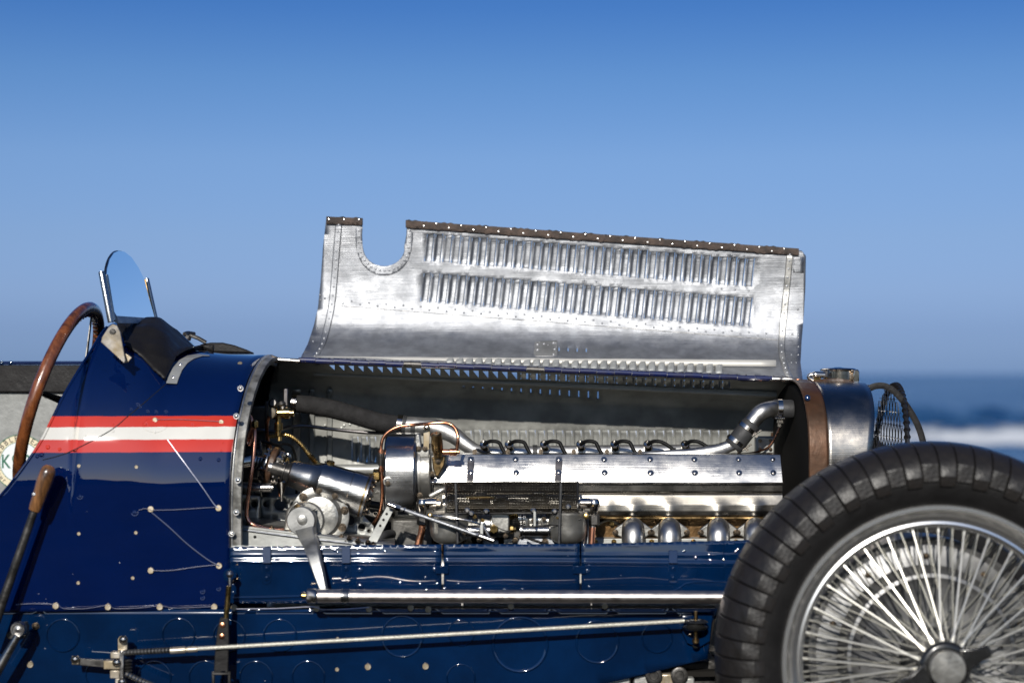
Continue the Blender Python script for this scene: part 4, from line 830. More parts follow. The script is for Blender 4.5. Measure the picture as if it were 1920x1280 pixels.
for x in (905, 952, 1018, 1086, 1150, 1212, 1282):
    q = MB(); q.lathe(P(x + 3, 834, -.012), (-.2, -1, .5), [(-.01, 9 * PX(0)), (.004, 8.5 * PX(0)), (.006, 7 * PX(0)), (.004, 5 * PX(0)), (.002, .0001)], 18); q.build('lead_boss', 'chrome', wr)
    q = MB(); ex = 46 if x < 1200 else 60; q.tube(smooth([P(x + 3, 833, -.02), P(x + 14, 827, -.035), P(x + 30, 829, -.04), P(x + ex * .8, 841, -.045), P(x + ex, 856, -.05), P(x + ex + 4, 866, -.05)], 6), 3.6 * PX(-.04), 12); q.build('ignition_lead', 'leadrub', wr)
for x in (1003, 1262): clamp(wr, (x, 848), (1, 0, 0), 14, 8, .02, 'rubber', 'rail_band')
# braided sleeve behind
q = MB(); q.tube(smooth([P(*p) for p in ((447, 808, -.1), (485, 806, -.08), (515, 808, -.05), (540, 801, 0), (570, 798, .03), (620, 804, .06), (680, 810, .07), (735, 812, .07), (820, 815, .07), (850, 824, .05), (880, 838, .03), (920, 851, .0))], 6), 3.6 * PX(0), 10); bh = q.build('braided_harness', 'strapdark', car)
# water outlet
q = MB(); q.tube(smooth([P(*p) for p in ((1120, 856, -.06), (1200, 852, -.06), (1260, 850, -.07), (1310, 848, -.07), (1350, 842, -.07), (1380, 830, -.07))], 6), [lerp(3, 11.5, min(1, k / 22)) * PX(-.06) for k in range(31)], 22); wo_ = q.build('water_outlet_pipe', 'stub', car)
q = MB(); a, c = P(1374, 838, -.07), P(1412, 790, -.07); q.lathe(a, c - a, [(0, 17 * PX(-.07)), (.004, 19 * PX(-.07)), (.06, 18 * PX(-.07)), (.064, 16 * PX(-.07))], 28); q.build('rubber_coupling', 'rubber', wo_)
for c0 in ((1380, 828), (1401, 803)): clamp(wo_, c0, c - a, 19.5, 7, -.07)
for c0 in ((1400, 842), (1418, 816)):
    q = MB(); q.box(P(*c0, -.08), (.008, .008, .006), Matrix.Rotation(.9, 3, 'Y')); q.tube([P(c0[0] - 8, c0[1] + 2, -.084), P(c0[0] + 9, c0[1] - 10, -.084)], .0018, 8); q.build('clamp_screw', 'chrome', wo_)
q = MB(); q.tube(smooth([P(*p) for p in ((1404, 799, -.07), (1416, 784, -.07), (1428, 772, -.07), (1444, 767, -.06), (1460, 766, -.05))], 6), 15.5 * PX(-.07), 24); q.build('water_elbow', 'stub', wo_)
q = MB(); q.lathe(P(1449, 767, -.05), (1, 0, 0), [(0, 17.5 * PX(-.05)), (.003, 18.5 * PX(-.05)), (.038, 18 * PX(-.05)), (.042, 17 * PX(-.05))], 28); q.build('radiator_hose', 'rubber', wo_)
clamp(wo_, (1462, 767), (1, 0, 0), 19.4, 8, -.05); 
q = MB(); q.box(P(1462, 790, -.07), (.012, .01, .006)); q.tube([P(1453, 784, -.078), P(1471, 784, -.078)], .002, 8); q.box(P(1461, 797, -.072), (.007, .006, .006)); q.build('clamp_screw', 'chrome', wo_)

# carburettor gauze box with real wires
gz = MB()
def Sg(px, py, off=0):
    t = (py - 903) / 60.; return P(px, py, -.215 - .075 * math.sin(min(1, max(0, t)) * math.pi * .62) - off)
for k in range(83): x = 838 + 3 * k; gz.tube([Sg(x, 904 + 58 * j / 6.) for j in range(7)], .0012, 3, cap=False)
for j in range(20): gz.tube([Sg(837 + 249 * k / 6., 905 + 3 * j, .0003) for k in range(7)], .0012, 3, cap=False)
car_g = MB(); fr = [Sg(*p) for p in ((838, 904), (960, 903), (1082, 904))]; car_g.tube(fr, .0013, 8); car_g.tube([Sg(*p, .001) for p in ((836, 962), (900, 962), (1000, 961), (1082, 961))], .0022, 8)
for x in (836, 1083): car_g.tube([Sg(x, 903 + 59 * j / 8., .0005) for j in range(9)], .0020, 8)
gb = car_g.build('gauze_guard', 'darksteel', car, label='dark wire gauze guard over the carburettor mouths'); gz.build('gauze_wire', 'gauze', gb, kind='stuff')
q = MB(); q.tube([Sg(874, 932, .002), Sg(928, 932, .002)], .0016, 6); q.build('gauze_wire_tie', 'brass', gb)
# things behind gauze
def pbox(name, x0, y0, x1, y1, y, dy, m, parent, bevel=.002, label=None):
    q_ = MB(); q_.prism([P(a_, b_, y) for a_, b_ in ((x0, y0), (x1, y0), (x1, y1), (x0, y1))], (0, dy, 0)); return q_.build(name, m, parent, bevel=bevel, label=label)
def cyl(name, px, py, y, axis, prof_, m, parent, seg=24, unit=None):
    s_ = unit or PX(y); q_ = MB(); q_.lathe(P(px, py, y), axis, [(a_ * s_, max(r_, .05) * s_) for a_, r_ in prof_], seg); return q_.build(name, m, parent)
# carburettors
def carb(cx, flip):
    c = cyl('carburettor', cx, 1018, -.255, (0, 0, 1), [(-2, 8), (0, 18), (6, 29), (14, 34), (24, 36), (50, 36.5), (54, 38), (58, 38), (59, 30)], 'cast', car, 36)
    c['label'] = 'left carburettor bowl' if flip > 0 else 'right carburettor bowl'
    q_ = MB(); q_.tube(smooth([P(cx + flip * 8, 966, -.25), P(cx + flip * 30, 975, -.25), P(cx + flip * 60, 980, -.25)], 4), 12 * PX(-.25), 16); q_.build('bowl_arm', 'cast', c)
    cyl('barrel', cx + flip * 32, 994, -.262, (flip, 0, 0), [(0, 12), (3, 13), (4, 11.5), (52, 11), (53, 13), (57, 13)], 'polish', c, 28)
    cyl('barrel', cx + flip * 36, 972, -.24, (flip, 0, 0), [(0, 17), (3, 18), (5, 15), (48, 15), (50, 18), (56, 18)], 'polish', c, 28)
    q_ = MB(); q_.lathe(P(cx - flip * 35, 967, -.285), (0, -1, 0), [(0, .0065), (.006, .006), (.009, .0055), (.010, .003)], 8); q_.build('brass_plug', 'brass', c)
    q_ = MB(); q_.tube([P(cx + flip * 12, 905, -.297), P(cx + flip * 14, 960, -.30), P(cx + flip * 16, 1018, -.30)], 2.6 * PX(-.3), 8); q_.build('control_rod', 'rubber', c)
    # banjo union at outer side
    cyl('union_body', cx - flip * 50, 943, -.25, (flip, 0, 0), [(-8, 6), (-6, 9), (8, 9), (9, 10), (26, 10), (27, 7), (34, 7)], 'chrome', c, 16)
    cyl('union_ball', cx - flip * 50, 955, -.25, (0, 0, 1), [(-14, 7), (-6, 7), (0, 8), (8, 11), (14, 11), (20, 8), (21, 3)], 'chrome', c, 20)
    cyl('union_nut', cx - flip * 50, 972, -.25, (0, 0, -1), [(-8, 8), (-7, 10.5), (10, 10.5), (12, 8)], 'darksteel', c, 6)
    return c
cl = carb(842, 1); cr_ = carb(1064, -1)
q = MB(); q.tube(smooth([P(792, 976, -.25), P(791, 995, -.25), P(786, 1012, -.25), P(780, 1035, -.25)], 4), 6.5 * PX(-.25), 14); q.build('fuel_pipe', 'copper', cl)
q = MB(); q.tube([P(1112, 975, -.25), P(1111, 990, -.25)], 5 * PX(-.25), 12); q.build('fuel_pipe_end', 'steel', cr_)
q = MB(); q.tube([P(1111, 988, -.25), P(1108, 1040, -.25)], 6 * PX(-.25), 14); q.build('fuel_pipe', 'coppernew', cr_)
mb_ = pbox('mixing_chamber', 921, 961, 955, 999, -.27, .06, 'cast', car, .003)
cyl('brass_plug', 926, 991, -.272, (0, -1, 0), [(0, 9), (5, 9), (6, 7), (8, 7), (8, 2)], 'brass', mb_, 6); cyl('brass_plug', 955, 966, -.262, (1, 0, 0), [(0, 5), (2, 7), (8, 7), (9, 5), (16, 5)], 'brass', mb_, 8); cyl('brass_plug', 955, 992, -.262, (1, 0, 0), [(0, 5), (2, 8), (7, 8), (8, 5), (12, 6)], 'brass', mb_, 8)
cyl('brass_plug', 977, 990, -.262, (1, 0, 0), [(0, 6), (5, 6)], 'copper', mb_, 12)
pbox('chamber_back', 880, 962, 1000, 1030, -.20, .04, 'darksteel', mb_, .004)
pbox('inner_mouth', 880, 925, 915, 955, -.20, .06, 'cast', mb_, .01); cyl('inner_mouth', 940, 942, -.21, (0, -1, 0), [(0, 14), (6, 15), (7, 11), (2, 10)], 'polish', mb_, 24); pbox('inner_plate', 932, 932, 950, 958, -.235, .01, 'polish', mb_, .001)
cyl('inner_mouth', 848, 943, -.22, (0, -1, 0), [(0, 9), (5, 9), (6, 5), (2, 4)], 'steel', mb_, 16); cyl('inner_mouth', 1010, 938, -.20, (0, -1, 0), [(0, 18), (6, 19), (7, 14), (2, 12)], 'cast', mb_, 24)
pbox('inner_plate', 1048, 940, 1076, 952, -.235, .01, 'alu_pale', mb_, .003); cyl('inner_screw', 1056, 947, -.245, (0, -1, 0), [(0, 5), (3, 4)], 'brass', mb_, 8)
# linkages over carbs
q = MB()
for a_, b_, c_, d_ in ((868, 957, 905, 962), (905, 962, 925, 955), (985, 956, 1030, 960), (1030, 960, 1060, 957)): q.tube([P(a_, b_, -.285), P(c_, d_, -.285)], 2.4 * PX(-.28), 8)
lk = q.build('throttle_linkage', 'steel', car)
for px, py in ((876, 956), (884, 962), (912, 958), (1000, 957), (1040, 958), (1065, 950)): cyl('linkage_joint', px, py, -.29, (0, -1, 0), [(0, 5), (4, 5.5), (6, 3)], 'steel', lk, 10)
q = MB(); q.tube(smooth([P(979, 989, -.28), P(1020, 984, -.29), P(1060, 982, -.29), P(1090, 972, -.285)], 4), 1.4 * PX(-.28), 6); q.tube(smooth([P(812, 965, -.29), P(850, 962, -.295), P(905, 961, -.29)], 3), 1.3 * PX(-.28), 6); q.tube(smooth([P(934, 989, -.288), P(946, 994, -.288), P(958, 996, -.28)], 3), 1.2 * PX(-.28), 6); q.build('twisted_lock_wire', 'darksteel', lk)
# lower pump covers
q = MB(); q.prism([P(a_, b_, -.24) for a_, b_ in ((968, 1040), (970, 1015), (978, 1000), (1010, 998), (1030, 1003), (1040, 1015), (1042, 1040))], (0, -.012, 0)); pc_ = q.build('pump_cover', 'alu', car, bevel=.002)
for px, py in ((978, 1005), (1020, 1005), (966, 1012), (1022, 1016)): bolt(pc_, px, py, -.252, (0, -1, 0), HEXM, 1.1 if px > 1020 else .8, 'nut')
pbox('pump_block', 872, 1003, 960, 1040, -.20, .05, 'cast', pc_, .004); bolt(pc_, 878, 1017, -.201, (0, -1, 0), HEXM, 1.2, 'nut'); pbox('pump_lug', 944, 1009, 962, 1020, -.215, .02, 'cast', pc_, .002); pbox('pump_lug', 905, 1012, 935, 1030, -.215, .02, 'alu', pc_, .002)
# magneto block and dark area behind
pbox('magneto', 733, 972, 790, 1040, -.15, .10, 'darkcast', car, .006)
pbox('engine_mount', 792, 965, 812, 1040, -.17, .10, 'darksteel', car, .003)
# chrome linkage rod
a, c = P(728, 945, -.30), P(922, 1012, -.32); dv = (c - a).normalized(); s = PX(-.3)
q = MB(); q.tube([lerp(a, c, .12), lerp(a, c, .86)], 3.6 * s, 14); lr = q.build('control_link', 'alu', car)
for t0, t1, r_, n_ in ((0, .08, 5.2, 'rod_end'), (.075, .12, 6, 'lock_nut'), (.15, .165, 5.4, 'lock_nut'), (.85, .87, 5, 'lock_nut'), (.88, 1.02, 5.2, 'rod_end')):
    q = MB(); q.tube([lerp(a, c, t0), lerp(a, c, t1)], r_ * s, 12 if n_ == 'rod_end' else 6); q.build(n_, 'chrome' if t0 < .5 else 'steel', lr)
q = MB(); q.prism([P(x, y, -.28) for x, y in ((726, 948), (737, 958), (704, 1022), (690, 1013))], (0, -.003, 0)); q.build('perforated_arm', 'alu_pale', lr, bevel=.0006)
for x, y in ((725, 963), (719, 974), (713, 985)): cyl('arm_hole', x, y, -.2832, (0, -1, 0), [(0, 2.6), (.3, 2.4)], 'black', lr, 12)

# ---------------- steering box
A0, A1 = P(543, 886, -.20), P(688, 930, -.20); dv = (A1 - A0).normalized(); s = PX(-.2)
q = MB(); q.lathe(A0, dv, [(0, 20 * s), (2 * s, 24 * s), (4 * s, 25 * s), (40 * s, 29 * s), (46 * s, 31 * s), (56 * s, 36 * s), (60 * s, 38 * s), (118 * s, 39 * s), (119 * s, 40 * s), (146 * s, 40.5 * s), (149 * s, 38 * s)], 48); sb_ = q.build('steering_box', 'polish', car, angle=25)
q = MB(); q.lathe(A0 + dv * 145 * s, dv, [(0, 39 * s), (1 * s, 42 * s), (4 * s, 42 * s), (5 * s, 37 * s)], 40); q.build('box_gasket', 'bronze', sb_)
q = MB(); q.lathe(A0 + dv * 149 * s, dv, [(0, 41 * s), (4 * s, 41 * s), (6 * s, 20 * s), (12 * s, 14 * s)], 40); q.build('box_end_cap', 'steel', sb_)
for k in range(8):
    a_ = k * math.pi / 4; e1 = V((0, 1, 0)); e2 = dv.cross(e1); place(HEXM, 'nut', sb_, A0 + dv * 153 * s + (e1 * math.cos(a_) + e2 * math.sin(a_)) * 31 * s, dv, 0, 1.0)
q = MB(); q.lathe(A0, -dv, [(-.002, 21 * s), (2 * s, 21 * s), (3 * s, 18 * s), (8 * s, 18 * s), (9 * s, 21 * s), (11 * s, 21 * s), (12 * s, 13 * s), (34 * s, 13 * s)], 30); q.build('input_collar', 'darksteel', sb_)
q = MB(); q.tube([A0 - dv * 10 * s, A0 - dv * 40 * s], 12 * s, 20); q.build('input_shaft', 'steel', sb_)
# oil filler and sector housing
cyl('filler_plug', 619, 873, -.20, (.2, -.1, 1), [(-12, 12), (-4, 10), (-3, 6), (2, 6), (3, 7.5), (9, 7.5), (10, 5)], 'brass', sb_, 8)
hc = (600, 966)
q = MB(); q.lathe(P(*hc, -.225), (0, -1, 0), [(-.08, 44 * s), (-.02, 48 * s), (0, 55 * s), (.008, 55 * s), (.009, 53 * s), (.009, 42 * s), (.014, 39 * s), (.022, 36 * s), (.024, 30 * s), (.024, .0001)], 56); hs_ = q.build('sector_housing', 'cast', sb_, angle=28)
for k in range(9):
    a_ = R(12 + 40 * k); px = hc[0] + 47 * math.cos(a_); py = hc[1] - 47 * math.sin(a_)
    if py < 1010: place(HEXM, 'nut', sb_, P(px, py, -.234), (0, -1, 0), a_, 1.25)
q = MB(); q.prism([P(a_, b_, -.21) for a_, b_ in ((534, 990), (541, 952), (560, 935), (612, 985), (618, 1012), (612, 1018), (560, 1018), (532, 1000))], (0, -.03, 0)); q.build('housing_foot', 'cast', sb_, bevel=.006)
q = MB(); q.lathe(P(574, 974, -.245), (0, -1, 0), [(0, 35 * s), (.012, 34 * s), (.016, 32 * s)], 40); q.build('shaft_cover', 'cast', sb_)
# drop arm
q = MB(); ring_ = []
for px, py, y, hw, th in ((572, 958, -.272, 20, .026), (572, 984, -.272, 22, .026), (577, 1004, -.300, 18, .024), (584, 1020, -.352, 16, .022), (590, 1042, -.378, 14, .018), (600, 1078, -.392, 11, .015), (608, 1106, -.398, 8, .013)):
    k_ = PX(y); c_ = P(px, py, y); ax_ = V((.96, 0, .26)); ring_ += [c_ - ax_ * hw * k_, c_ - ax_ * hw * .8 * k_ + V((0, -th, 0)), c_ + ax_ * hw * .8 * k_ + V((0, -th, 0)), c_ + ax_ * hw * k_]
q.add(ring_, [(i * 4 + a_, i * 4 + (a_ + 1) % 4, (i + 1) * 4 + (a_ + 1) % 4, (i + 1) * 4 + a_) for i in range(6) for a_ in range(4)] + [(0, 1, 2, 3), (24, 27, 26, 25)])
da = q.build('drop_arm', 'armgrey', car, bevel=.0018, label='tapered steering drop arm reaching down to the long rod')
cyl('drop_arm_eye', 568, 973, -.268, (0, -1, 0), [(0, 26), (2, 27), (30, 27), (33, 25), (33, .05)], 'armgrey', da, 40)
cyl('drop_arm_pin', 567, 974, -.301, (0, -1, 0), [(0, 10), (3, 9), (4, 9), (5, 6), (5, .05)], 'cast', da, 24)
q = MB(); q.prism([P(a_, b_, -.27) for a_, b_ in ((553, 948), (570, 941), (578, 956), (556, 962))], (0, -.025, 0)); q.build('pinch_lug', 'darksteel', da, bevel=.002); cyl('pinch_bolt', 558, 950, -.295, (0, -1, 0), [(0, 6), (4, 6), (4, 3), (7, 3)], 'bronze', da, 6)
# fabric coupling and column stubs
q = MB(); dcp = P(510, 874, -.17); q.lathe(dcp - dv * 6 * s, dv, [(0, 12 * s), (0, 36 * s), (2 * s, 38 * s), (10 * s, 38 * s), (12 * s, 36 * s), (12 * s, 12 * s)], 44); fc = q.build('fabric_coupling', 'brownleather', car)
for k in range(6):
    a_ = k * math.pi / 3 + .3; e1 = V((0, 1, 0)); e2 = dv.cross(e1)
    q = MB(); p = dcp + (e1 * math.cos(a_) + e2 * math.sin(a_)) * 27 * s; q.tube([p - dv * 18 * s, p + dv * 18 * s], 4.5 * s, 8); q.lathe(p + dv * 8 * s, dv, [(0, 7 * s), (7 * s, 7 * s)], 6); q.build('coupling_bolt', 'chrome', fc)
for k in (0, 1):
    sg = -1 if k == 0 else 1; q = MB(); q.lathe(dcp + dv * sg * 9 * s, dv * sg, [(0, 33 * s), (3 * s, 33 * s), (6 * s, 22 * s), (10 * s, 14 * s), (24 * s, 13 * s)], 6 if k else 24); q.build('coupling_spider', 'steel', fc)
q = MB(); q.tube([P(445, 868, -.2), P(470, 864, -.19), P(492, 868, -.18)], 13 * PX(-.19), 18); q.build('column_joint', 'chrome', fc)
q = MB()
for k in range(5): q.lathe(P(474 + 5 * k, 866 + k, -.19), dv, [(0, 9 * s), (2 * s, 14 * s), (4 * s, 9 * s)], 20)
q.build('column_gaiter', 'steel', fc)
cs_ = cyl('pedal_shaft', 442, 915, -.22, (1, 0, .02), [(0, 12), (24, 12), (24, 10), (46, 10), (46, 8), (50, 8), (51, 9), (66, 9), (66, 5), (70, 5)], 'steel', car, 20)
# inner casting left of the coupling
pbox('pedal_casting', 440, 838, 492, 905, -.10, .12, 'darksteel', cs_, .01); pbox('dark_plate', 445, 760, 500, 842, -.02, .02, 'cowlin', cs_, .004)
# brass valves on the firewall
s = PX(-.1); bv = cyl('petrol_tap', 505, 774, -.12, (1, 0, 0), [(0, 7), (6, 11), (14, 12), (16, 9), (26, 9), (27, 11), (38, 11), (39, 7), (46, 7), (47, 3)], 'brass', car, 20)
cyl('tap_union', 522, 770, -.12, (0, 0, -1), [(0, 7), (12, 7), (13, 5), (22, 5), (23, 8), (36, 8), (37, 5), (46, 5)], 'brass', bv, 12); cyl('tap_ring', 511, 774, -.14, (-.6, -1, 0), [(0, 10), (5, 10), (6, 6)], 'beige', bv, 20)
cyl('tap_handle', 527, 752, -.12, (.3, 0, -1), [(0, 5), (6, 8), (10, 5), (16, 6)], 'darksteel', bv, 10); pbox('tap_lever', 531, 728, 540, 762, -.10, .01, 'strapdark', bv, .002); pbox('tap_bracket', 496, 752, 503, 800, -.10, .02, 'darksteel', bv, .002)
cyl('tap_lamp', 513, 758, -.11, (0, -1, .3), [(0, 8), (8, 9), (12, 6)], 'darksteel', bv, 12)
q = MB(); q.tube(smooth([P(513, 776, -.14), P(503, 785, -.14), P(500, 800, -.13), P(502, 830, -.1), (P(503, 850, -.08))], 5), 3.4 * s, 10); q.build('tap_pipe', 'copper', bv)
# bright copper pipe at left, long run down and along the tray
q = MB(); q.tube(smooth([P(*p) for p in ((452, 774, -.22), (464, 776, -.24), (471, 786, -.25), (472, 800, -.25), (466, 815, -.25), (463, 828, -.25), (467, 832, -.25), (472, 818, -.25), (477, 806, -.26), (477, 830, -.27), (472, 880, -.28), (465, 930, -.28), (462, 960, -.28), (466, 976, -.28), (480, 985, -.28), (505, 991, -.27), (532, 993, -.26))], 6), 3.6 * PX(-.27), 12); cpl = q.build('bright_copper_pipe', 'coppernew', car)
cyl('pipe_union', 478, 788, -.26, (0, 0, -1), [(0, 4), (2, 6), (12, 6), (14, 4)], 'brass', cpl, 8); q = MB(); q.tube([P(618, 1009, -.25), P(642, 1012, -.25)], 3.5 * PX(-.25), 8); q.build('pipe_tail', 'coppernew', cpl)
# corrugated brass conduit
def corrug(pts, r, n, m, parent, name, y):
    c = smooth([P(*p) for p in pts], 8); q_ = MB(); q_.tube(c, r * .78 * PX(y), 10); o = q_.build(name, m, parent)
    L_ = [0]; 
    for i in range(1, len(c)): L_.append(L_[-1] + (c[i] - c[i - 1]).length)
    q_ = MB()
    for k in range(n):
        d_ = L_[-1] * (k + .5) / n; i = max(j for j in range(len(L_)) if L_[j] <= d_); i = min(i, len(c) - 2); p = c[i].lerp(c[i + 1], (d_ - L_[i]) / max(1e-9, L_[i + 1] - L_[i])); t_ = (c[i + 1] - c[i]).normalized(); w_ = L_[-1] / n * .36
        q_.lathe(p - t_ * w_, t_, [(0, r * .75 * PX(y)), (w_ * .4, r * PX(y)), (w_ * 1.6, r * PX(y)), (w_ * 2, r * .75 * PX(y))], 10)
    q_.build('corrugation', m, o, kind='stuff'); return o
cg = corrug([(505, 818, -.1), (520, 816, -.1), (536, 815, -.1), (550, 820, -.1), (566, 834, -.1), (580, 852, -.1), (594, 868, -.12), (607, 873, -.15)], 4.8, 34, 'brass', car, 'brass_conduit', -.1)
cg2 = corrug([(626, 880, -.12), (650, 890, -.12), (675, 891, -.13), (702, 891, -.14)], 4.6, 22, 'brass', car, 'brass_conduit', -.12)
cyl('conduit_nut', 700, 891, -.14, (1, 0, 0), [(0, 11), (1, 12.5), (11, 12.5), (12, 10), (16, 8)], 'brass', cg2, 6)
q = MB(); q.tube([P(622, 880, .1), P(715, 880, .1)], 10 * PX(.1), 16); q.build('brake_cross_tube', 'alu_pale', car)
# trays, perforated plates
tray = MB(); tray.prism([P(a_, b_, -.30) for a_, b_ in ((446, 988), (455, 985), (740, 1022), (740, 1050), (446, 1050))], (0, .01, 0)); tray = tray.build('engine_tray', 'alu_pale', car, bevel=.001)
q = MB(); q.add([P(446, 988, -.30), P(740, 1022, -.30), P(740, 1000, -.05), P(470, 965, -.05)], [(0, 1, 2, 3)]); q.build('tray_floor', 'alu_dull', tray, solid=.002)
q = MB(); q.tube([P(450, 992, -.302), P(560, 1007, -.302), P(740, 1028, -.302)], .0022, 6); q.build('tray_lip', 'alu', tray)
for px, py in ((478, 1006), (648, 1016), (680, 1018)): cyl('tray_hole', px, py, -.3004, (0, -1, 0), [(0, 3), (.4, 2.6)], 'black', tray, 12)
def holed(name, outl, holes_, y, m, parent=None):
    hs2 = [[(cx + r_ * math.cos(2 * math.pi * k / 18), cy + r_ * math.sin(2 * math.pi * k / 18)) for k in range(18)] for cx, cy, r_ in holes_]
    q_ = panel(lambda a_, b_: P(a_, b_, y), outl, hs2, 14); return q_.build(name, m, parent or car, solid=.003)
hp1 = holed('perforated_plate', [(488, 932), (560, 926), (640, 930), (640, 985), (600, 990), (488, 972)], [(525, 946, 11), (498, 945, 5), (551, 946, 7), (630, 960, 7)], -.08, 'alu_pale')
holed('rear_plate', [(446, 925), (488, 930), (488, 985), (446, 985)], [(452, 950, 6), (464, 948, 6), (476, 945, 6)], -.10, 'alu_dull', hp1)
holed('triangle_plate', [(648, 958), (676, 960), (700, 985), (706, 1004), (690, 1012), (645, 1000)], [(656, 975, 9), (678, 988, 7), (692, 995, 3.5)], -.16, 'alu_pale', hp1)
# backing: crankcase and rear bulk seen between parts
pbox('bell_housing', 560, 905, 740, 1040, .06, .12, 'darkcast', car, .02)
for x in (690, 704, 718): bolt(hp1, x, 960 + (x - 690) * .2, -.02, s=.8, name='plate_screw')
q = MB(); q.tube([P(686, 943, -.12), P(716, 948, -.12)], 7 * PX(-.12), 12); q.build('shaft_end', 'rubber', sb_)
q = MB(); q.tube(smooth([P(690, 1030, -.2), P(715, 1005, -.2), P(735, 1000, -.15)], 4), 8 * PX(-.2), 12); q.build('lower_hose', 'rubber', tray)
for px, py in ((671, 1015), (690, 1018), (655, 1010), (700, 1022)): bolt(tray, px, py, -.306, (0, -.5, 1), HEXM, .9, 'nut')
cyl('funnel_oiler', 528, 915, -.12, (0, 0, -1), [(-14, 11), (-12, 12), (0, 8), (14, 3), (24, 3)], 'steel', cs_, 16)

# ---------------- radiator
WR = .245; ZR = .853
def rprof(a, W_=WR, top=ZR, z0=.69, n=2.6):
    if a < .35: return (-W_, lerp(.34, z0, a / .35))
    ph = (a - .35) / .65 * math.pi / 2; return (-W_ * math.cos(ph) ** (2 / n), z0 + (top - z0) * math.sin(ph) ** (2 / n))
def arch(X0, X1f, ins, m, name, parent, solid=.002, a0=0):
    q_ = MB()
    for sg in (1, -1): 
        def fn(u_, v2):
            y, z = rprof(lerp(a0, 1, v2)); k = max(0, (v2 - .35) / .65) * math.pi / 2; y += ins * math.cos(k); z -= ins * math.sin(k); return V((lerp(X0, X1f(z), u_), sg * y, z))
        q_.grid(fn, 8, 40)
    return q_.build(name, m, parent, solid=solid, angle=60)
rs_ = arch(.618, lambda z: lerp(.690, .728, min(1, max(0, (z - .6) / .25))), 0, 'shell', 'radiator_shell', car)
arch(.583, lambda z: .622, -.003, 'copperstrap', 'bonnet_band', rs_, .003)
for px, py in ((1519, 765), (1524, 805), (1527, 848), (1514, 745), (1525, 840)): place(DOMEB, 'band_rivet', rs_, P(px, py, -.235 if py > 790 else -.20), (0, -1, .3), 0, .9)
q = MB(); pts = [V((.586, y * .97, z - .006)) for y, z in [rprof(k / 20.) for k in range(21)]] + [V((.586, -y * .97, z - .006)) for y, z in [rprof(1 - k / 20.) for k in range(1, 21)]]
q.prism(pts, (.10, 0, 0)); q.build('radiator_core', 'matblack', rs_)
# header pipe glimpses in the dark gap
cyl('core_pipe', 1485, 768, .05, (1, 0, 0), [(0, 14), (14, 14)], 'steel', rs_, 18); pbox('core_tag', 1492, 790, 1502, 796, .02, .004, 'alu', rs_, .0005)
# filler neck and cap
cx = .688; s = PX(0)
q = MB(); q.lathe((cx, 0, ZR - .012), (0, 0, 1), [(0, 40 * s), (.002, 36 * s), (.006, 30 * s), (.010, 27 * s), (.016, 27 * s)], 36); nk = q.build('filler_neck', 'chrome', rs_)
q = MB(); q.lathe((cx, 0, ZR + .004), (0, 0, 1), [(0, 27 * s), (0, 29 * s), (.018, 29 * s), (.018, 33 * s), (.022, 33.5 * s), (.024, 31 * s), (.025, 12 * s), (.0265, 6 * s), (.0265, .0001)], 36); q.build('radiator_cap', 'chrome', nk)
q = MB(); q.lathe((cx, 0, ZR - .016), (0, 0, 1), [(0, 46 * s), (.003, 44 * s), (.005, 38 * s)], 40); q.build('neck_ring', 'copper', nk)
q = MB(); q.tube(smooth([P(1546, 703, -.03), P(1530, 702, -.03), P(1519, 703, -.03), P(1517, 708, -.03), P(1525, 712, -.03)], 4), [6 * s] * 6 + [4 * s] * 11, 12); q.build('cap_lever', 'chrome', nk)
pbox('cap_bracket', 1524, 706, 1540, 718, -.02, .02, 'brass', nk, .003); q = MB(); q.prism([P(a_, b_, -.03) for a_, b_ in ((1600, 700), (1602, 693), (1609, 692), (1612, 697), (1611, 716), (1606, 720), (1600, 714))], (0, .03, 0)); q.build('cap_hinge', 'chrome', nk, bevel=.002)
# leather strap round the neck, hook and the long strap to the front
q = MB(); q.tube(smooth([P(*p) for p in ((1516, 716, -.02), (1530, 718, -.035), (1550, 715, -.05), (1575, 715, -.06), (1595, 719, -.06), (1608, 728, -.06), (1618, 740, -.06))], 5), .0065, 10, flat=.4); ls = q.build('leather_strap', 'brownleather', car)
q = MB(); q.tube(smooth([P(*p) for p in ((1612, 738, -.06), (1622, 734, -.06), (1632, 727, -.06), (1645, 723, -.06), (1660, 724, -.06), (1676, 733, -.06), (1692, 750, -.06), (1708, 773, -.06), (1722, 800, -.06), (1731, 830, -.06), (1736, 870, -.06))], 5), .0072, 8, flat=.3, up=(0, 0, 1)); q.build('hood_strap', 'leather', ls)
q = MB(); q.tube([P(1626, 721, -.065), P(1626, 737, -.065)], 2.5 * s, 8); q.tube([P(1618, 737, -.065), P(1630, 724, -.065)], 2.5 * s, 8); q.build('strap_buckle', 'darksteel', ls)
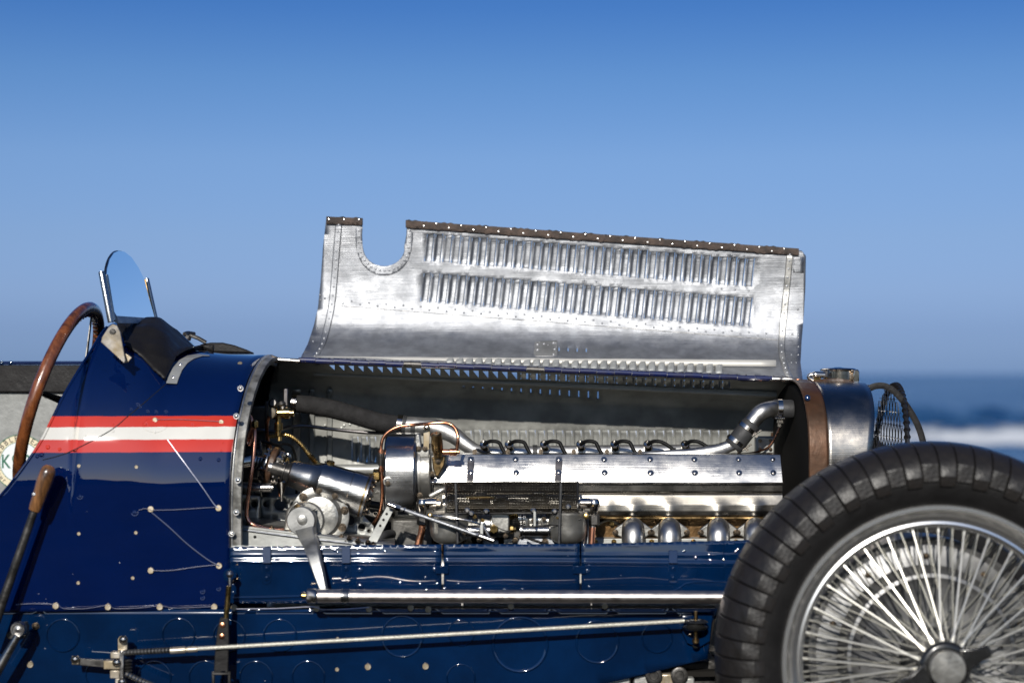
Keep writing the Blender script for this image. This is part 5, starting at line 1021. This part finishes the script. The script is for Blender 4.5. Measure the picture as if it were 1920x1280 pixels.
# stone guard
gx = .80
def sg(a_): return V((gx + .015 * math.sin(a_), .03 + .165 * math.cos(a_) * (1 if math.sin(a_) > 0 else 1.0), .64 + .205 * max(-1, math.sin(a_))))
q = MB(); q.tube([sg(R(-20 + 220 * k / 40)) for k in range(41)], .0052, 10); gd = q.build('stone_guard', 'black', car)
q = MB()
for k in range(46):
    p = sg(R(-20 + 220 * k / 45)); q.tube([p + V((-.004, -.003, 0)), p + V((.004, .004, .002))], .0056, 6)
q.build('guard_binding', 'leather', gd, kind='stuff')
q = MB()
for k in range(1, 12):
    y0 = .03 - .165 + .33 * k / 12
    for ph in (0, 1):
        pts = []
        for j in range(24):
            z = .55 + .3 * j / 23.; lim = math.sqrt(max(0, 1 - ((z - .64) / .205) ** 2)) * .165 if z > .64 else .165; y = y0 + .012 * math.sin(j * .75 + ph * math.pi)
            if abs(y - .03) < lim: pts.append(V((gx, y, z)))
        if len(pts) > 2: q.tube(pts, .0011, 4, cap=False)
for j in range(9):
    z = .60 + .027 * j; lim = math.sqrt(max(0, 1 - ((z - .64) / .205) ** 2)) * .165; q.tube([V((gx, .03 - lim, z)), V((gx + .002, .03, z + .001)), V((gx, .03 + lim, z))], .0011, 4, cap=False)
q.build('guard_wire', 'black', gd, kind='stuff')

# ---------------- wheels
def make_wheel(wc, near=True):
    w_ = empty('wheel', 'near front wire wheel with a ribbed tyre' if near else 'far front wheel half hidden behind the radiator')
    def L_(prof_, m, name, seg=96, angle=35, parent=w_): q_ = MB(); q_.lathe(wc, (0, 1, 0), prof_, seg, cap=False); return q_.build(name, m, parent, angle=angle)
    half = [(-.056, .262), (-.062, .268), (-.070, .282), (-.076, .300), (-.0765, .318), (-.072, .336), (-.062, .352), (-.045, .363), (-.022, .3675), (0, .3685)]
    pr = half + [(-a_, r_) for a_, r_ in half[::-1][1:]]
    L_(pr, 'tyre', 'tyre', 140, 60)
    # tread blocks
    NB = 70; da_ = 2 * math.pi / NB; rng = range(NB) if near else range(NB)
    def blockmesh(rlow):
        path = [(-.0772, rlow)] + [(a_ - .004 * (r_ < .35), r_ + .0) for a_, r_ in half[4:] if r_ > rlow + .01] + [(.03, .3665), (.055, .358)]
        q_ = MB(); g0, g1 = -da_ * .462, da_ * .462; n = len(path); vs = []
        for i, (a_, r_) in enumerate(path):
            h = .0062 if i not in (0, n - 1) else .0035
            # outward direction of the carcass
            if i < n - 1: t = V((path[i + 1][0] - a_, path[i + 1][1] - r_)).normalized()
            nn = V((-t.y, t.x)); nn = nn if nn.dot(V((a_, r_ - .30))) > 0 else -nn
            for hh in (-.003, h):
                for g_ in (g0, g1): rr = r_ + nn.y * hh; yy = a_ + nn.x * hh; vs.append(V((rr * math.sin(g_), yy, rr * math.cos(g_))))
        fs = []
        for i in range(n - 1): o = i * 4; fs += [(o + 2, o + 3, o + 7, o + 6), (o, o + 2, o + 6, o + 4), (o + 1, o + 5, o + 7, o + 3)]
        fs += [(0, 1, 3, 2), ((n - 1) * 4, (n - 1) * 4 + 2, (n - 1) * 4 + 3, (n - 1) * 4 + 1)]
        q_.add(vs, fs); return protomesh(q_, 'tread', 'tread_block', 50)
    bl = [blockmesh(.302), blockmesh(.310)]
    for k in rng:
        o = bpy.data.objects.new('tread_block', bl[k % 2]); o.parent = w_; o.matrix_local = Matrix.Translation(wc) @ Matrix.Rotation(da_ * (k + .3), 4, 'Y'); sc.collection.objects.link(o)
        md = o.modifiers.new('bevel', 'BEVEL'); md.width = .0012; md.segments = 2; md.limit_method = 'ANGLE'
    L_([(-.057, .2625), (-.060, .268), (-.0635, .270), (-.066, .268), (-.066, .262), (-.060, .256), (-.054, .253), (-.047, .249), (-.043, .240), (-.044, .236), (-.040, .230), (-.034, .228), (.034, .228), (.044, .236), (.047, .249), (.06, .256), (.066, .264), (.060, .268)], 'rimm', 'rim', 140, 30)
    # hub
    hub = L_([(.03, .05), (.03, .060), (.022, .062), (.016, .056), (-.05, .047), (-.085, .041), (-.092, .044), (-.098, .044), (-.102, .041), (-.104, .037), (-.104, .032)], 'black', 'hub', 48)
    L_([(-.100, .031), (-.112, .031), (-.115, .029), (-.1155, .019), (-.116, .0001)], 'cast', 'hub_cap', 48)
    for a_ in (R(22), R(202)):
        q_ = MB(); d_ = V((math.cos(a_), 0, math.sin(a_))); e_ = V((-math.sin(a_), 0, math.cos(a_))); c_ = wc + V((0, -.094, 0))
        q_.prism([c_ + d_ * .03 + e_ * .022, c_ + d_ * .06 + e_ * .012, c_ + d_ * .078 + e_ * .011, c_ + d_ * .081, c_ + d_ * .078 - e_ * .011, c_ + d_ * .06 - e_ * .012, c_ + d_ * .03 - e_ * .022], (0, -.012, 0)); q_.build('knock_off_ear', 'black', w_, bevel=.003)
    # spokes
    NS = 32
    for row, (hy, hr, ry, rr, tw, rad, dph) in enumerate(((-.088, .043, -.030, .2305, .15, .0017, 0), (-.072, .044, -.036, .2308, .34, .0012, .5), (-.020, .052, -.022, .2300, -.30, .0012, .25), (.008, .060, .010, .2300, .30, .0012, .75), (.008, .060, .012, .2300, -.34, .0012, .6))):
        for sgn in (0,):
            q_ = MB()
            def pt(ang, r_, y_): return V((r_ * math.sin(ang), y_, r_ * math.cos(ang)))
            q_.tube([pt(0, rr, ry), lerp(pt(0, rr, ry), pt(tw, hr, hy), .5), pt(tw, hr, hy)], rad, 8)
            q_.tube([pt(0, rr + .003, ry), lerp(pt(0, rr, ry), pt(tw, hr, hy), .055)], rad * 1.6, 8)
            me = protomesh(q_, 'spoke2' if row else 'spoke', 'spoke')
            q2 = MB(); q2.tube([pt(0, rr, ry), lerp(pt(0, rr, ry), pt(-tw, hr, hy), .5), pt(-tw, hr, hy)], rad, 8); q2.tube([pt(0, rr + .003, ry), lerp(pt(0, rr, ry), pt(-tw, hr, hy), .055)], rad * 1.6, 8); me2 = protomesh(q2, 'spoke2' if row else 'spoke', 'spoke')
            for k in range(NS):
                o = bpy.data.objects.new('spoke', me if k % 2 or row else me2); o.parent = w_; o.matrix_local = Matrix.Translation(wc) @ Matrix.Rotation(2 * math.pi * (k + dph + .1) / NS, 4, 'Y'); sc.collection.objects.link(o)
    # brake drum
    L_([(.008, .0001), (.008, .060), (.006, .120), (.000, .134), (-.004, .140), (-.002, .146), (.012, .150), (.030, .158), (.040, .178), (.042, .192), (.038, .200), (.042, .206), (.055, .206), (.12, .206), (.12, .19)], 'drum', 'brake_drum', 96, 32)
    q_ = MB(); 
    for k in range(44):
        a_ = 2 * math.pi * k / 44; q_.lathe(wc + V((.126 * math.sin(a_), .0045, .126 * math.cos(a_))), (0, -1, 0), [(0, .0035), (.0012, .0032), (.0014, .002)], 8)
    q_.build('drum_rivet', 'darksteel', w_, kind='stuff')
    for k in range(10):
        a_ = 2 * math.pi * k / 10; place(HEXM, 'drum_bolt', w_, wc + V((.172 * math.sin(a_), .036, .172 * math.cos(a_))), (0, -1, 0), 0, .9)
    return w_
WC = V((.7265, -.642, .378))
make_wheel(WC); make_wheel(V((.7265, .642, .378)), False)
# front axle, springs, sump, undertray
q = MB(); q.tube([V((.7265, -.58, .378)), V((.70, -.40, .33)), V((.70, 0, .31)), V((.70, .40, .33)), V((.7265, .58, .378))], .024, 16); axl = q.build('front_axle', 'darksteel', car)
for sgn in (-1, 1):
    q = MB()
    for k in range(5): q.tube([V((.35 + .04 * k, sgn * .33, .345 - .008 * k)), V((.70, sgn * .33, .335 - .008 * k)), V((1.05 - .04 * k, sgn * .33, .375 - .008 * k))], .018, 4, flat=.25, up=(0, 1, 0))
    q.build('leaf_spring', 'darksteel', axl)
q = MB(); q.prism([P(a_, b_, -.30) for a_, b_ in ((1130, 1262), (1332, 1236), (1345, 1240), (1345, 1300), (1130, 1300))], (0, .2, 0)); q.build('frame_end', 'darksteel', axl, bevel=.004)
q = MB(); q.prism([P(a_, b_, -.345) for a_, b_ in ((1134, 1275), (1182, 1268), (1182, 1292), (1134, 1292))], (0, .03, 0)); q.prism([P(a_, b_, -.345) for a_, b_ in ((1188, 1268), (1216, 1262), (1216, 1300), (1188, 1300))], (0, .03, 0)); q.build('axle_clamp', 'alu_dull', axl, bevel=.003)
for px in (1226, 1274): cyl('clamp_nut', px, 1266, -.36, (0, -1, 0), [(-12, 16), (0, 16), (1, 14), (1, 9), (-3, 8), (-3, .05)], 'darksteel', axl, 24)
pbox('clamp_plate', 1236, 1262, 1264, 1300, -.35, .03, 'beige', axl, .004); pbox('clamp_plate', 1284, 1270, 1302, 1300, -.35, .03, 'alu_pale', axl, .003)
q = MB(); q.prism([V((-.5, -.14, .20)), V((.58, -.14, .20)), V((.58, .14, .20)), V((-.5, .14, .20))], (0, 0, .30)); q.build('sump', 'alu_dull', car, bevel=.02)
q = MB(); q.prism([V((-1.5, -.33, .26)), V((1.0, -.33, .30)), V((1.0, .33, .30)), V((-1.5, .33, .26))], (0, 0, .01)); q.build('undertray', 'matblack', car)
q = MB(); q.prism([V((-1.5, .35, .28)), V((.9, .35, .30)), V((.9, .35, .46)), V((-1.5, .35, .46))], (0, .01, 0)); q.build('far_chassis_rail', 'paint2', car)
# frame horns forward
q = MB()
for sgn in (-1, 1): q.tube([V((.55, sgn * .30, .40)), V((.80, sgn * .28, .42)), V((1.05, sgn * .27, .40))], .022, 10)
q.build('frame_horn', 'black', axl)
# rear wheels and the tail carry the car outside the picture
def rear(y):
    w_ = empty('wheel', 'rear wheel outside the picture'); q_ = MB(); q_.lathe((-1.95, y, .39), (0, 1, 0), [(-.06, .26), (-.08, .31), (-.07, .36), (-.03, .388), (.03, .388), (.07, .36), (.08, .31), (.06, .26)], 64); q_.build('tyre', 'tyre', w_)
    q_ = MB(); q_.lathe((-1.95, y, .39), (0, 1, 0), [(-.06, .27), (-.05, .24), (0, .22), (0, .05), (-.06, .04), (-.06, .0001)], 64); q_.build('rim', 'rimm', w_)
rear(-.66); rear(.66)

# ---------------- small plumbing and wiring in the engine bay
def pipe(name, pts, r, m, parent=car, seg=10):
    y = pts[0][2]; q_ = MB(); q_.tube(smooth([P(*p) for p in pts], 5), r * PX(y), seg); return q_.build(name, m, parent)
def nutrow(parent, pts, y, s_=.8, me=None, name='nut'):
    for px, py in pts: place(me or HEXM, name, parent, P(px, py, y), (0, -1, 0), random.random(), s_)
loom = pipe('wiring_loom', [(448, 818, -.16), (480, 824, -.16), (505, 830, -.15), (525, 838, -.12), (538, 860, -.1), (540, 900, -.08)], 3.2, 'leadrub')
pipe('loom_branch', [(505, 830, -.15), (512, 850, -.14), (522, 880, -.12), (524, 930, -.10)], 2, 'copper', loom)
pipe('loom_branch', [(488, 826, -.16), (490, 850, -.15), (487, 905, -.14), (490, 930, -.12)], 2.2, 'steel', loom)
pipe('loom_branch', [(516, 840, -.12), (530, 832, -.1), (548, 838, -.08), (556, 870, -.06), (556, 925, -.05)], 2.4, 'leadrub', loom)
for px, py in ((524, 822), (538, 862), (492, 860), (522, 884)): cyl('loom_clip', px, py, -.15, (0, 0, 1), [(-4, 4.5), (4, 4.5)], 'brass', loom, 10)
for px, py, r_ in ((540, 856, 7), (556, 878, 9), (548, 905, 6)): cyl('firewall_fitting', px, py, -.06, (0, -1, 0), [(0, r_), (5, r_), (6, r_ * .6), (14, r_ * .6), (15, r_ * .4)], 'steel', loom, 12)
fp2 = pipe('fuel_rail', [(806, 930, -.20), (830, 918, -.20), (845, 915, -.19)], 5, 'cast')
pipe('balance_pipe', [(812, 966, -.30), (840, 969, -.31), (880, 976, -.31), (905, 985, -.30), (915, 1000, -.29)], 2, 'steel', fp2)
pipe('balance_pipe', [(985, 1006, -.28), (1000, 1012, -.29), (1030, 1022, -.29)], 2.5, 'leadrub', fp2)
pipe('drain_pipe', [(1094, 952, -.24), (1096, 980, -.25), (1094, 1030, -.25)], 2.2, 'steel', fp2); pipe('drain_pipe', [(1100, 958, -.23), (1102, 985, -.23), (1101, 1030, -.23)], 2.2, 'alu', fp2)
nutrow(fp2, ((868, 1000), (898, 1012), (948, 1004), (1000, 975), (1020, 973)), -.275, .7); nutrow(fp2, ((905, 975), (890, 968), (1046, 970)), -.285, .6, HEXB, 'brass_nut')
cyl('choke_barrel', 895, 983, -.245, (1, 0, 0), [(0, 22), (4, 23), (8, 20), (24, 20), (26, 24), (30, 24)], 'cast', fp2, 28); cyl('choke_barrel', 985, 975, -.245, (1, 0, 0), [(0, 20), (4, 22), (8, 18), (28, 18), (30, 22), (34, 22)], 'cast', fp2, 28)
pipe('return_spring', [(906, 985, -.30), (918, 1008, -.30)], 3, 'steel', fp2)
pbox('mixture_lever', 900, 980, 906, 1006, -.30, -.004, 'alu_pale', fp2, .001); pbox('mixture_lever', 1000, 958, 1005, 986, -.30, -.004, 'alu_pale', fp2, .001)
# far side of the engine: plugs, rail brackets
for x in range(890, 1440, 62): bolt(hd, x, 846, -.06, (0, -1, 0), HEXM, .7, 'nut')
tb = pbox('terminal_box', 1418, 818, 1452, 850, .06, .03, 'alu_pale', car, .003); nutrow(tb, ((1425, 826), (1445, 826), (1425, 842), (1445, 842)), .058, .6)
pipe('temperature_pipe', [(1290, 858, -.04), (1340, 852, -.02), (1400, 850, .02), (1440, 838, .05), (1462, 800, .05)], 2, 'copper', tb)
# rear tray clutter
for k, (px, py) in enumerate(((465, 992), (510, 998), (545, 1003), (640, 1014), (700, 1021))): place(HEXM, 'tray_bolt', tray, P(px, py - 6, -.27), (0, -.3, 1), 0, .9)
pipe('brake_pipe', [(470, 1002, -.20), (520, 990, -.16), (560, 980, -.12), (640, 985, -.10)], 2.5, 'steel', tray)
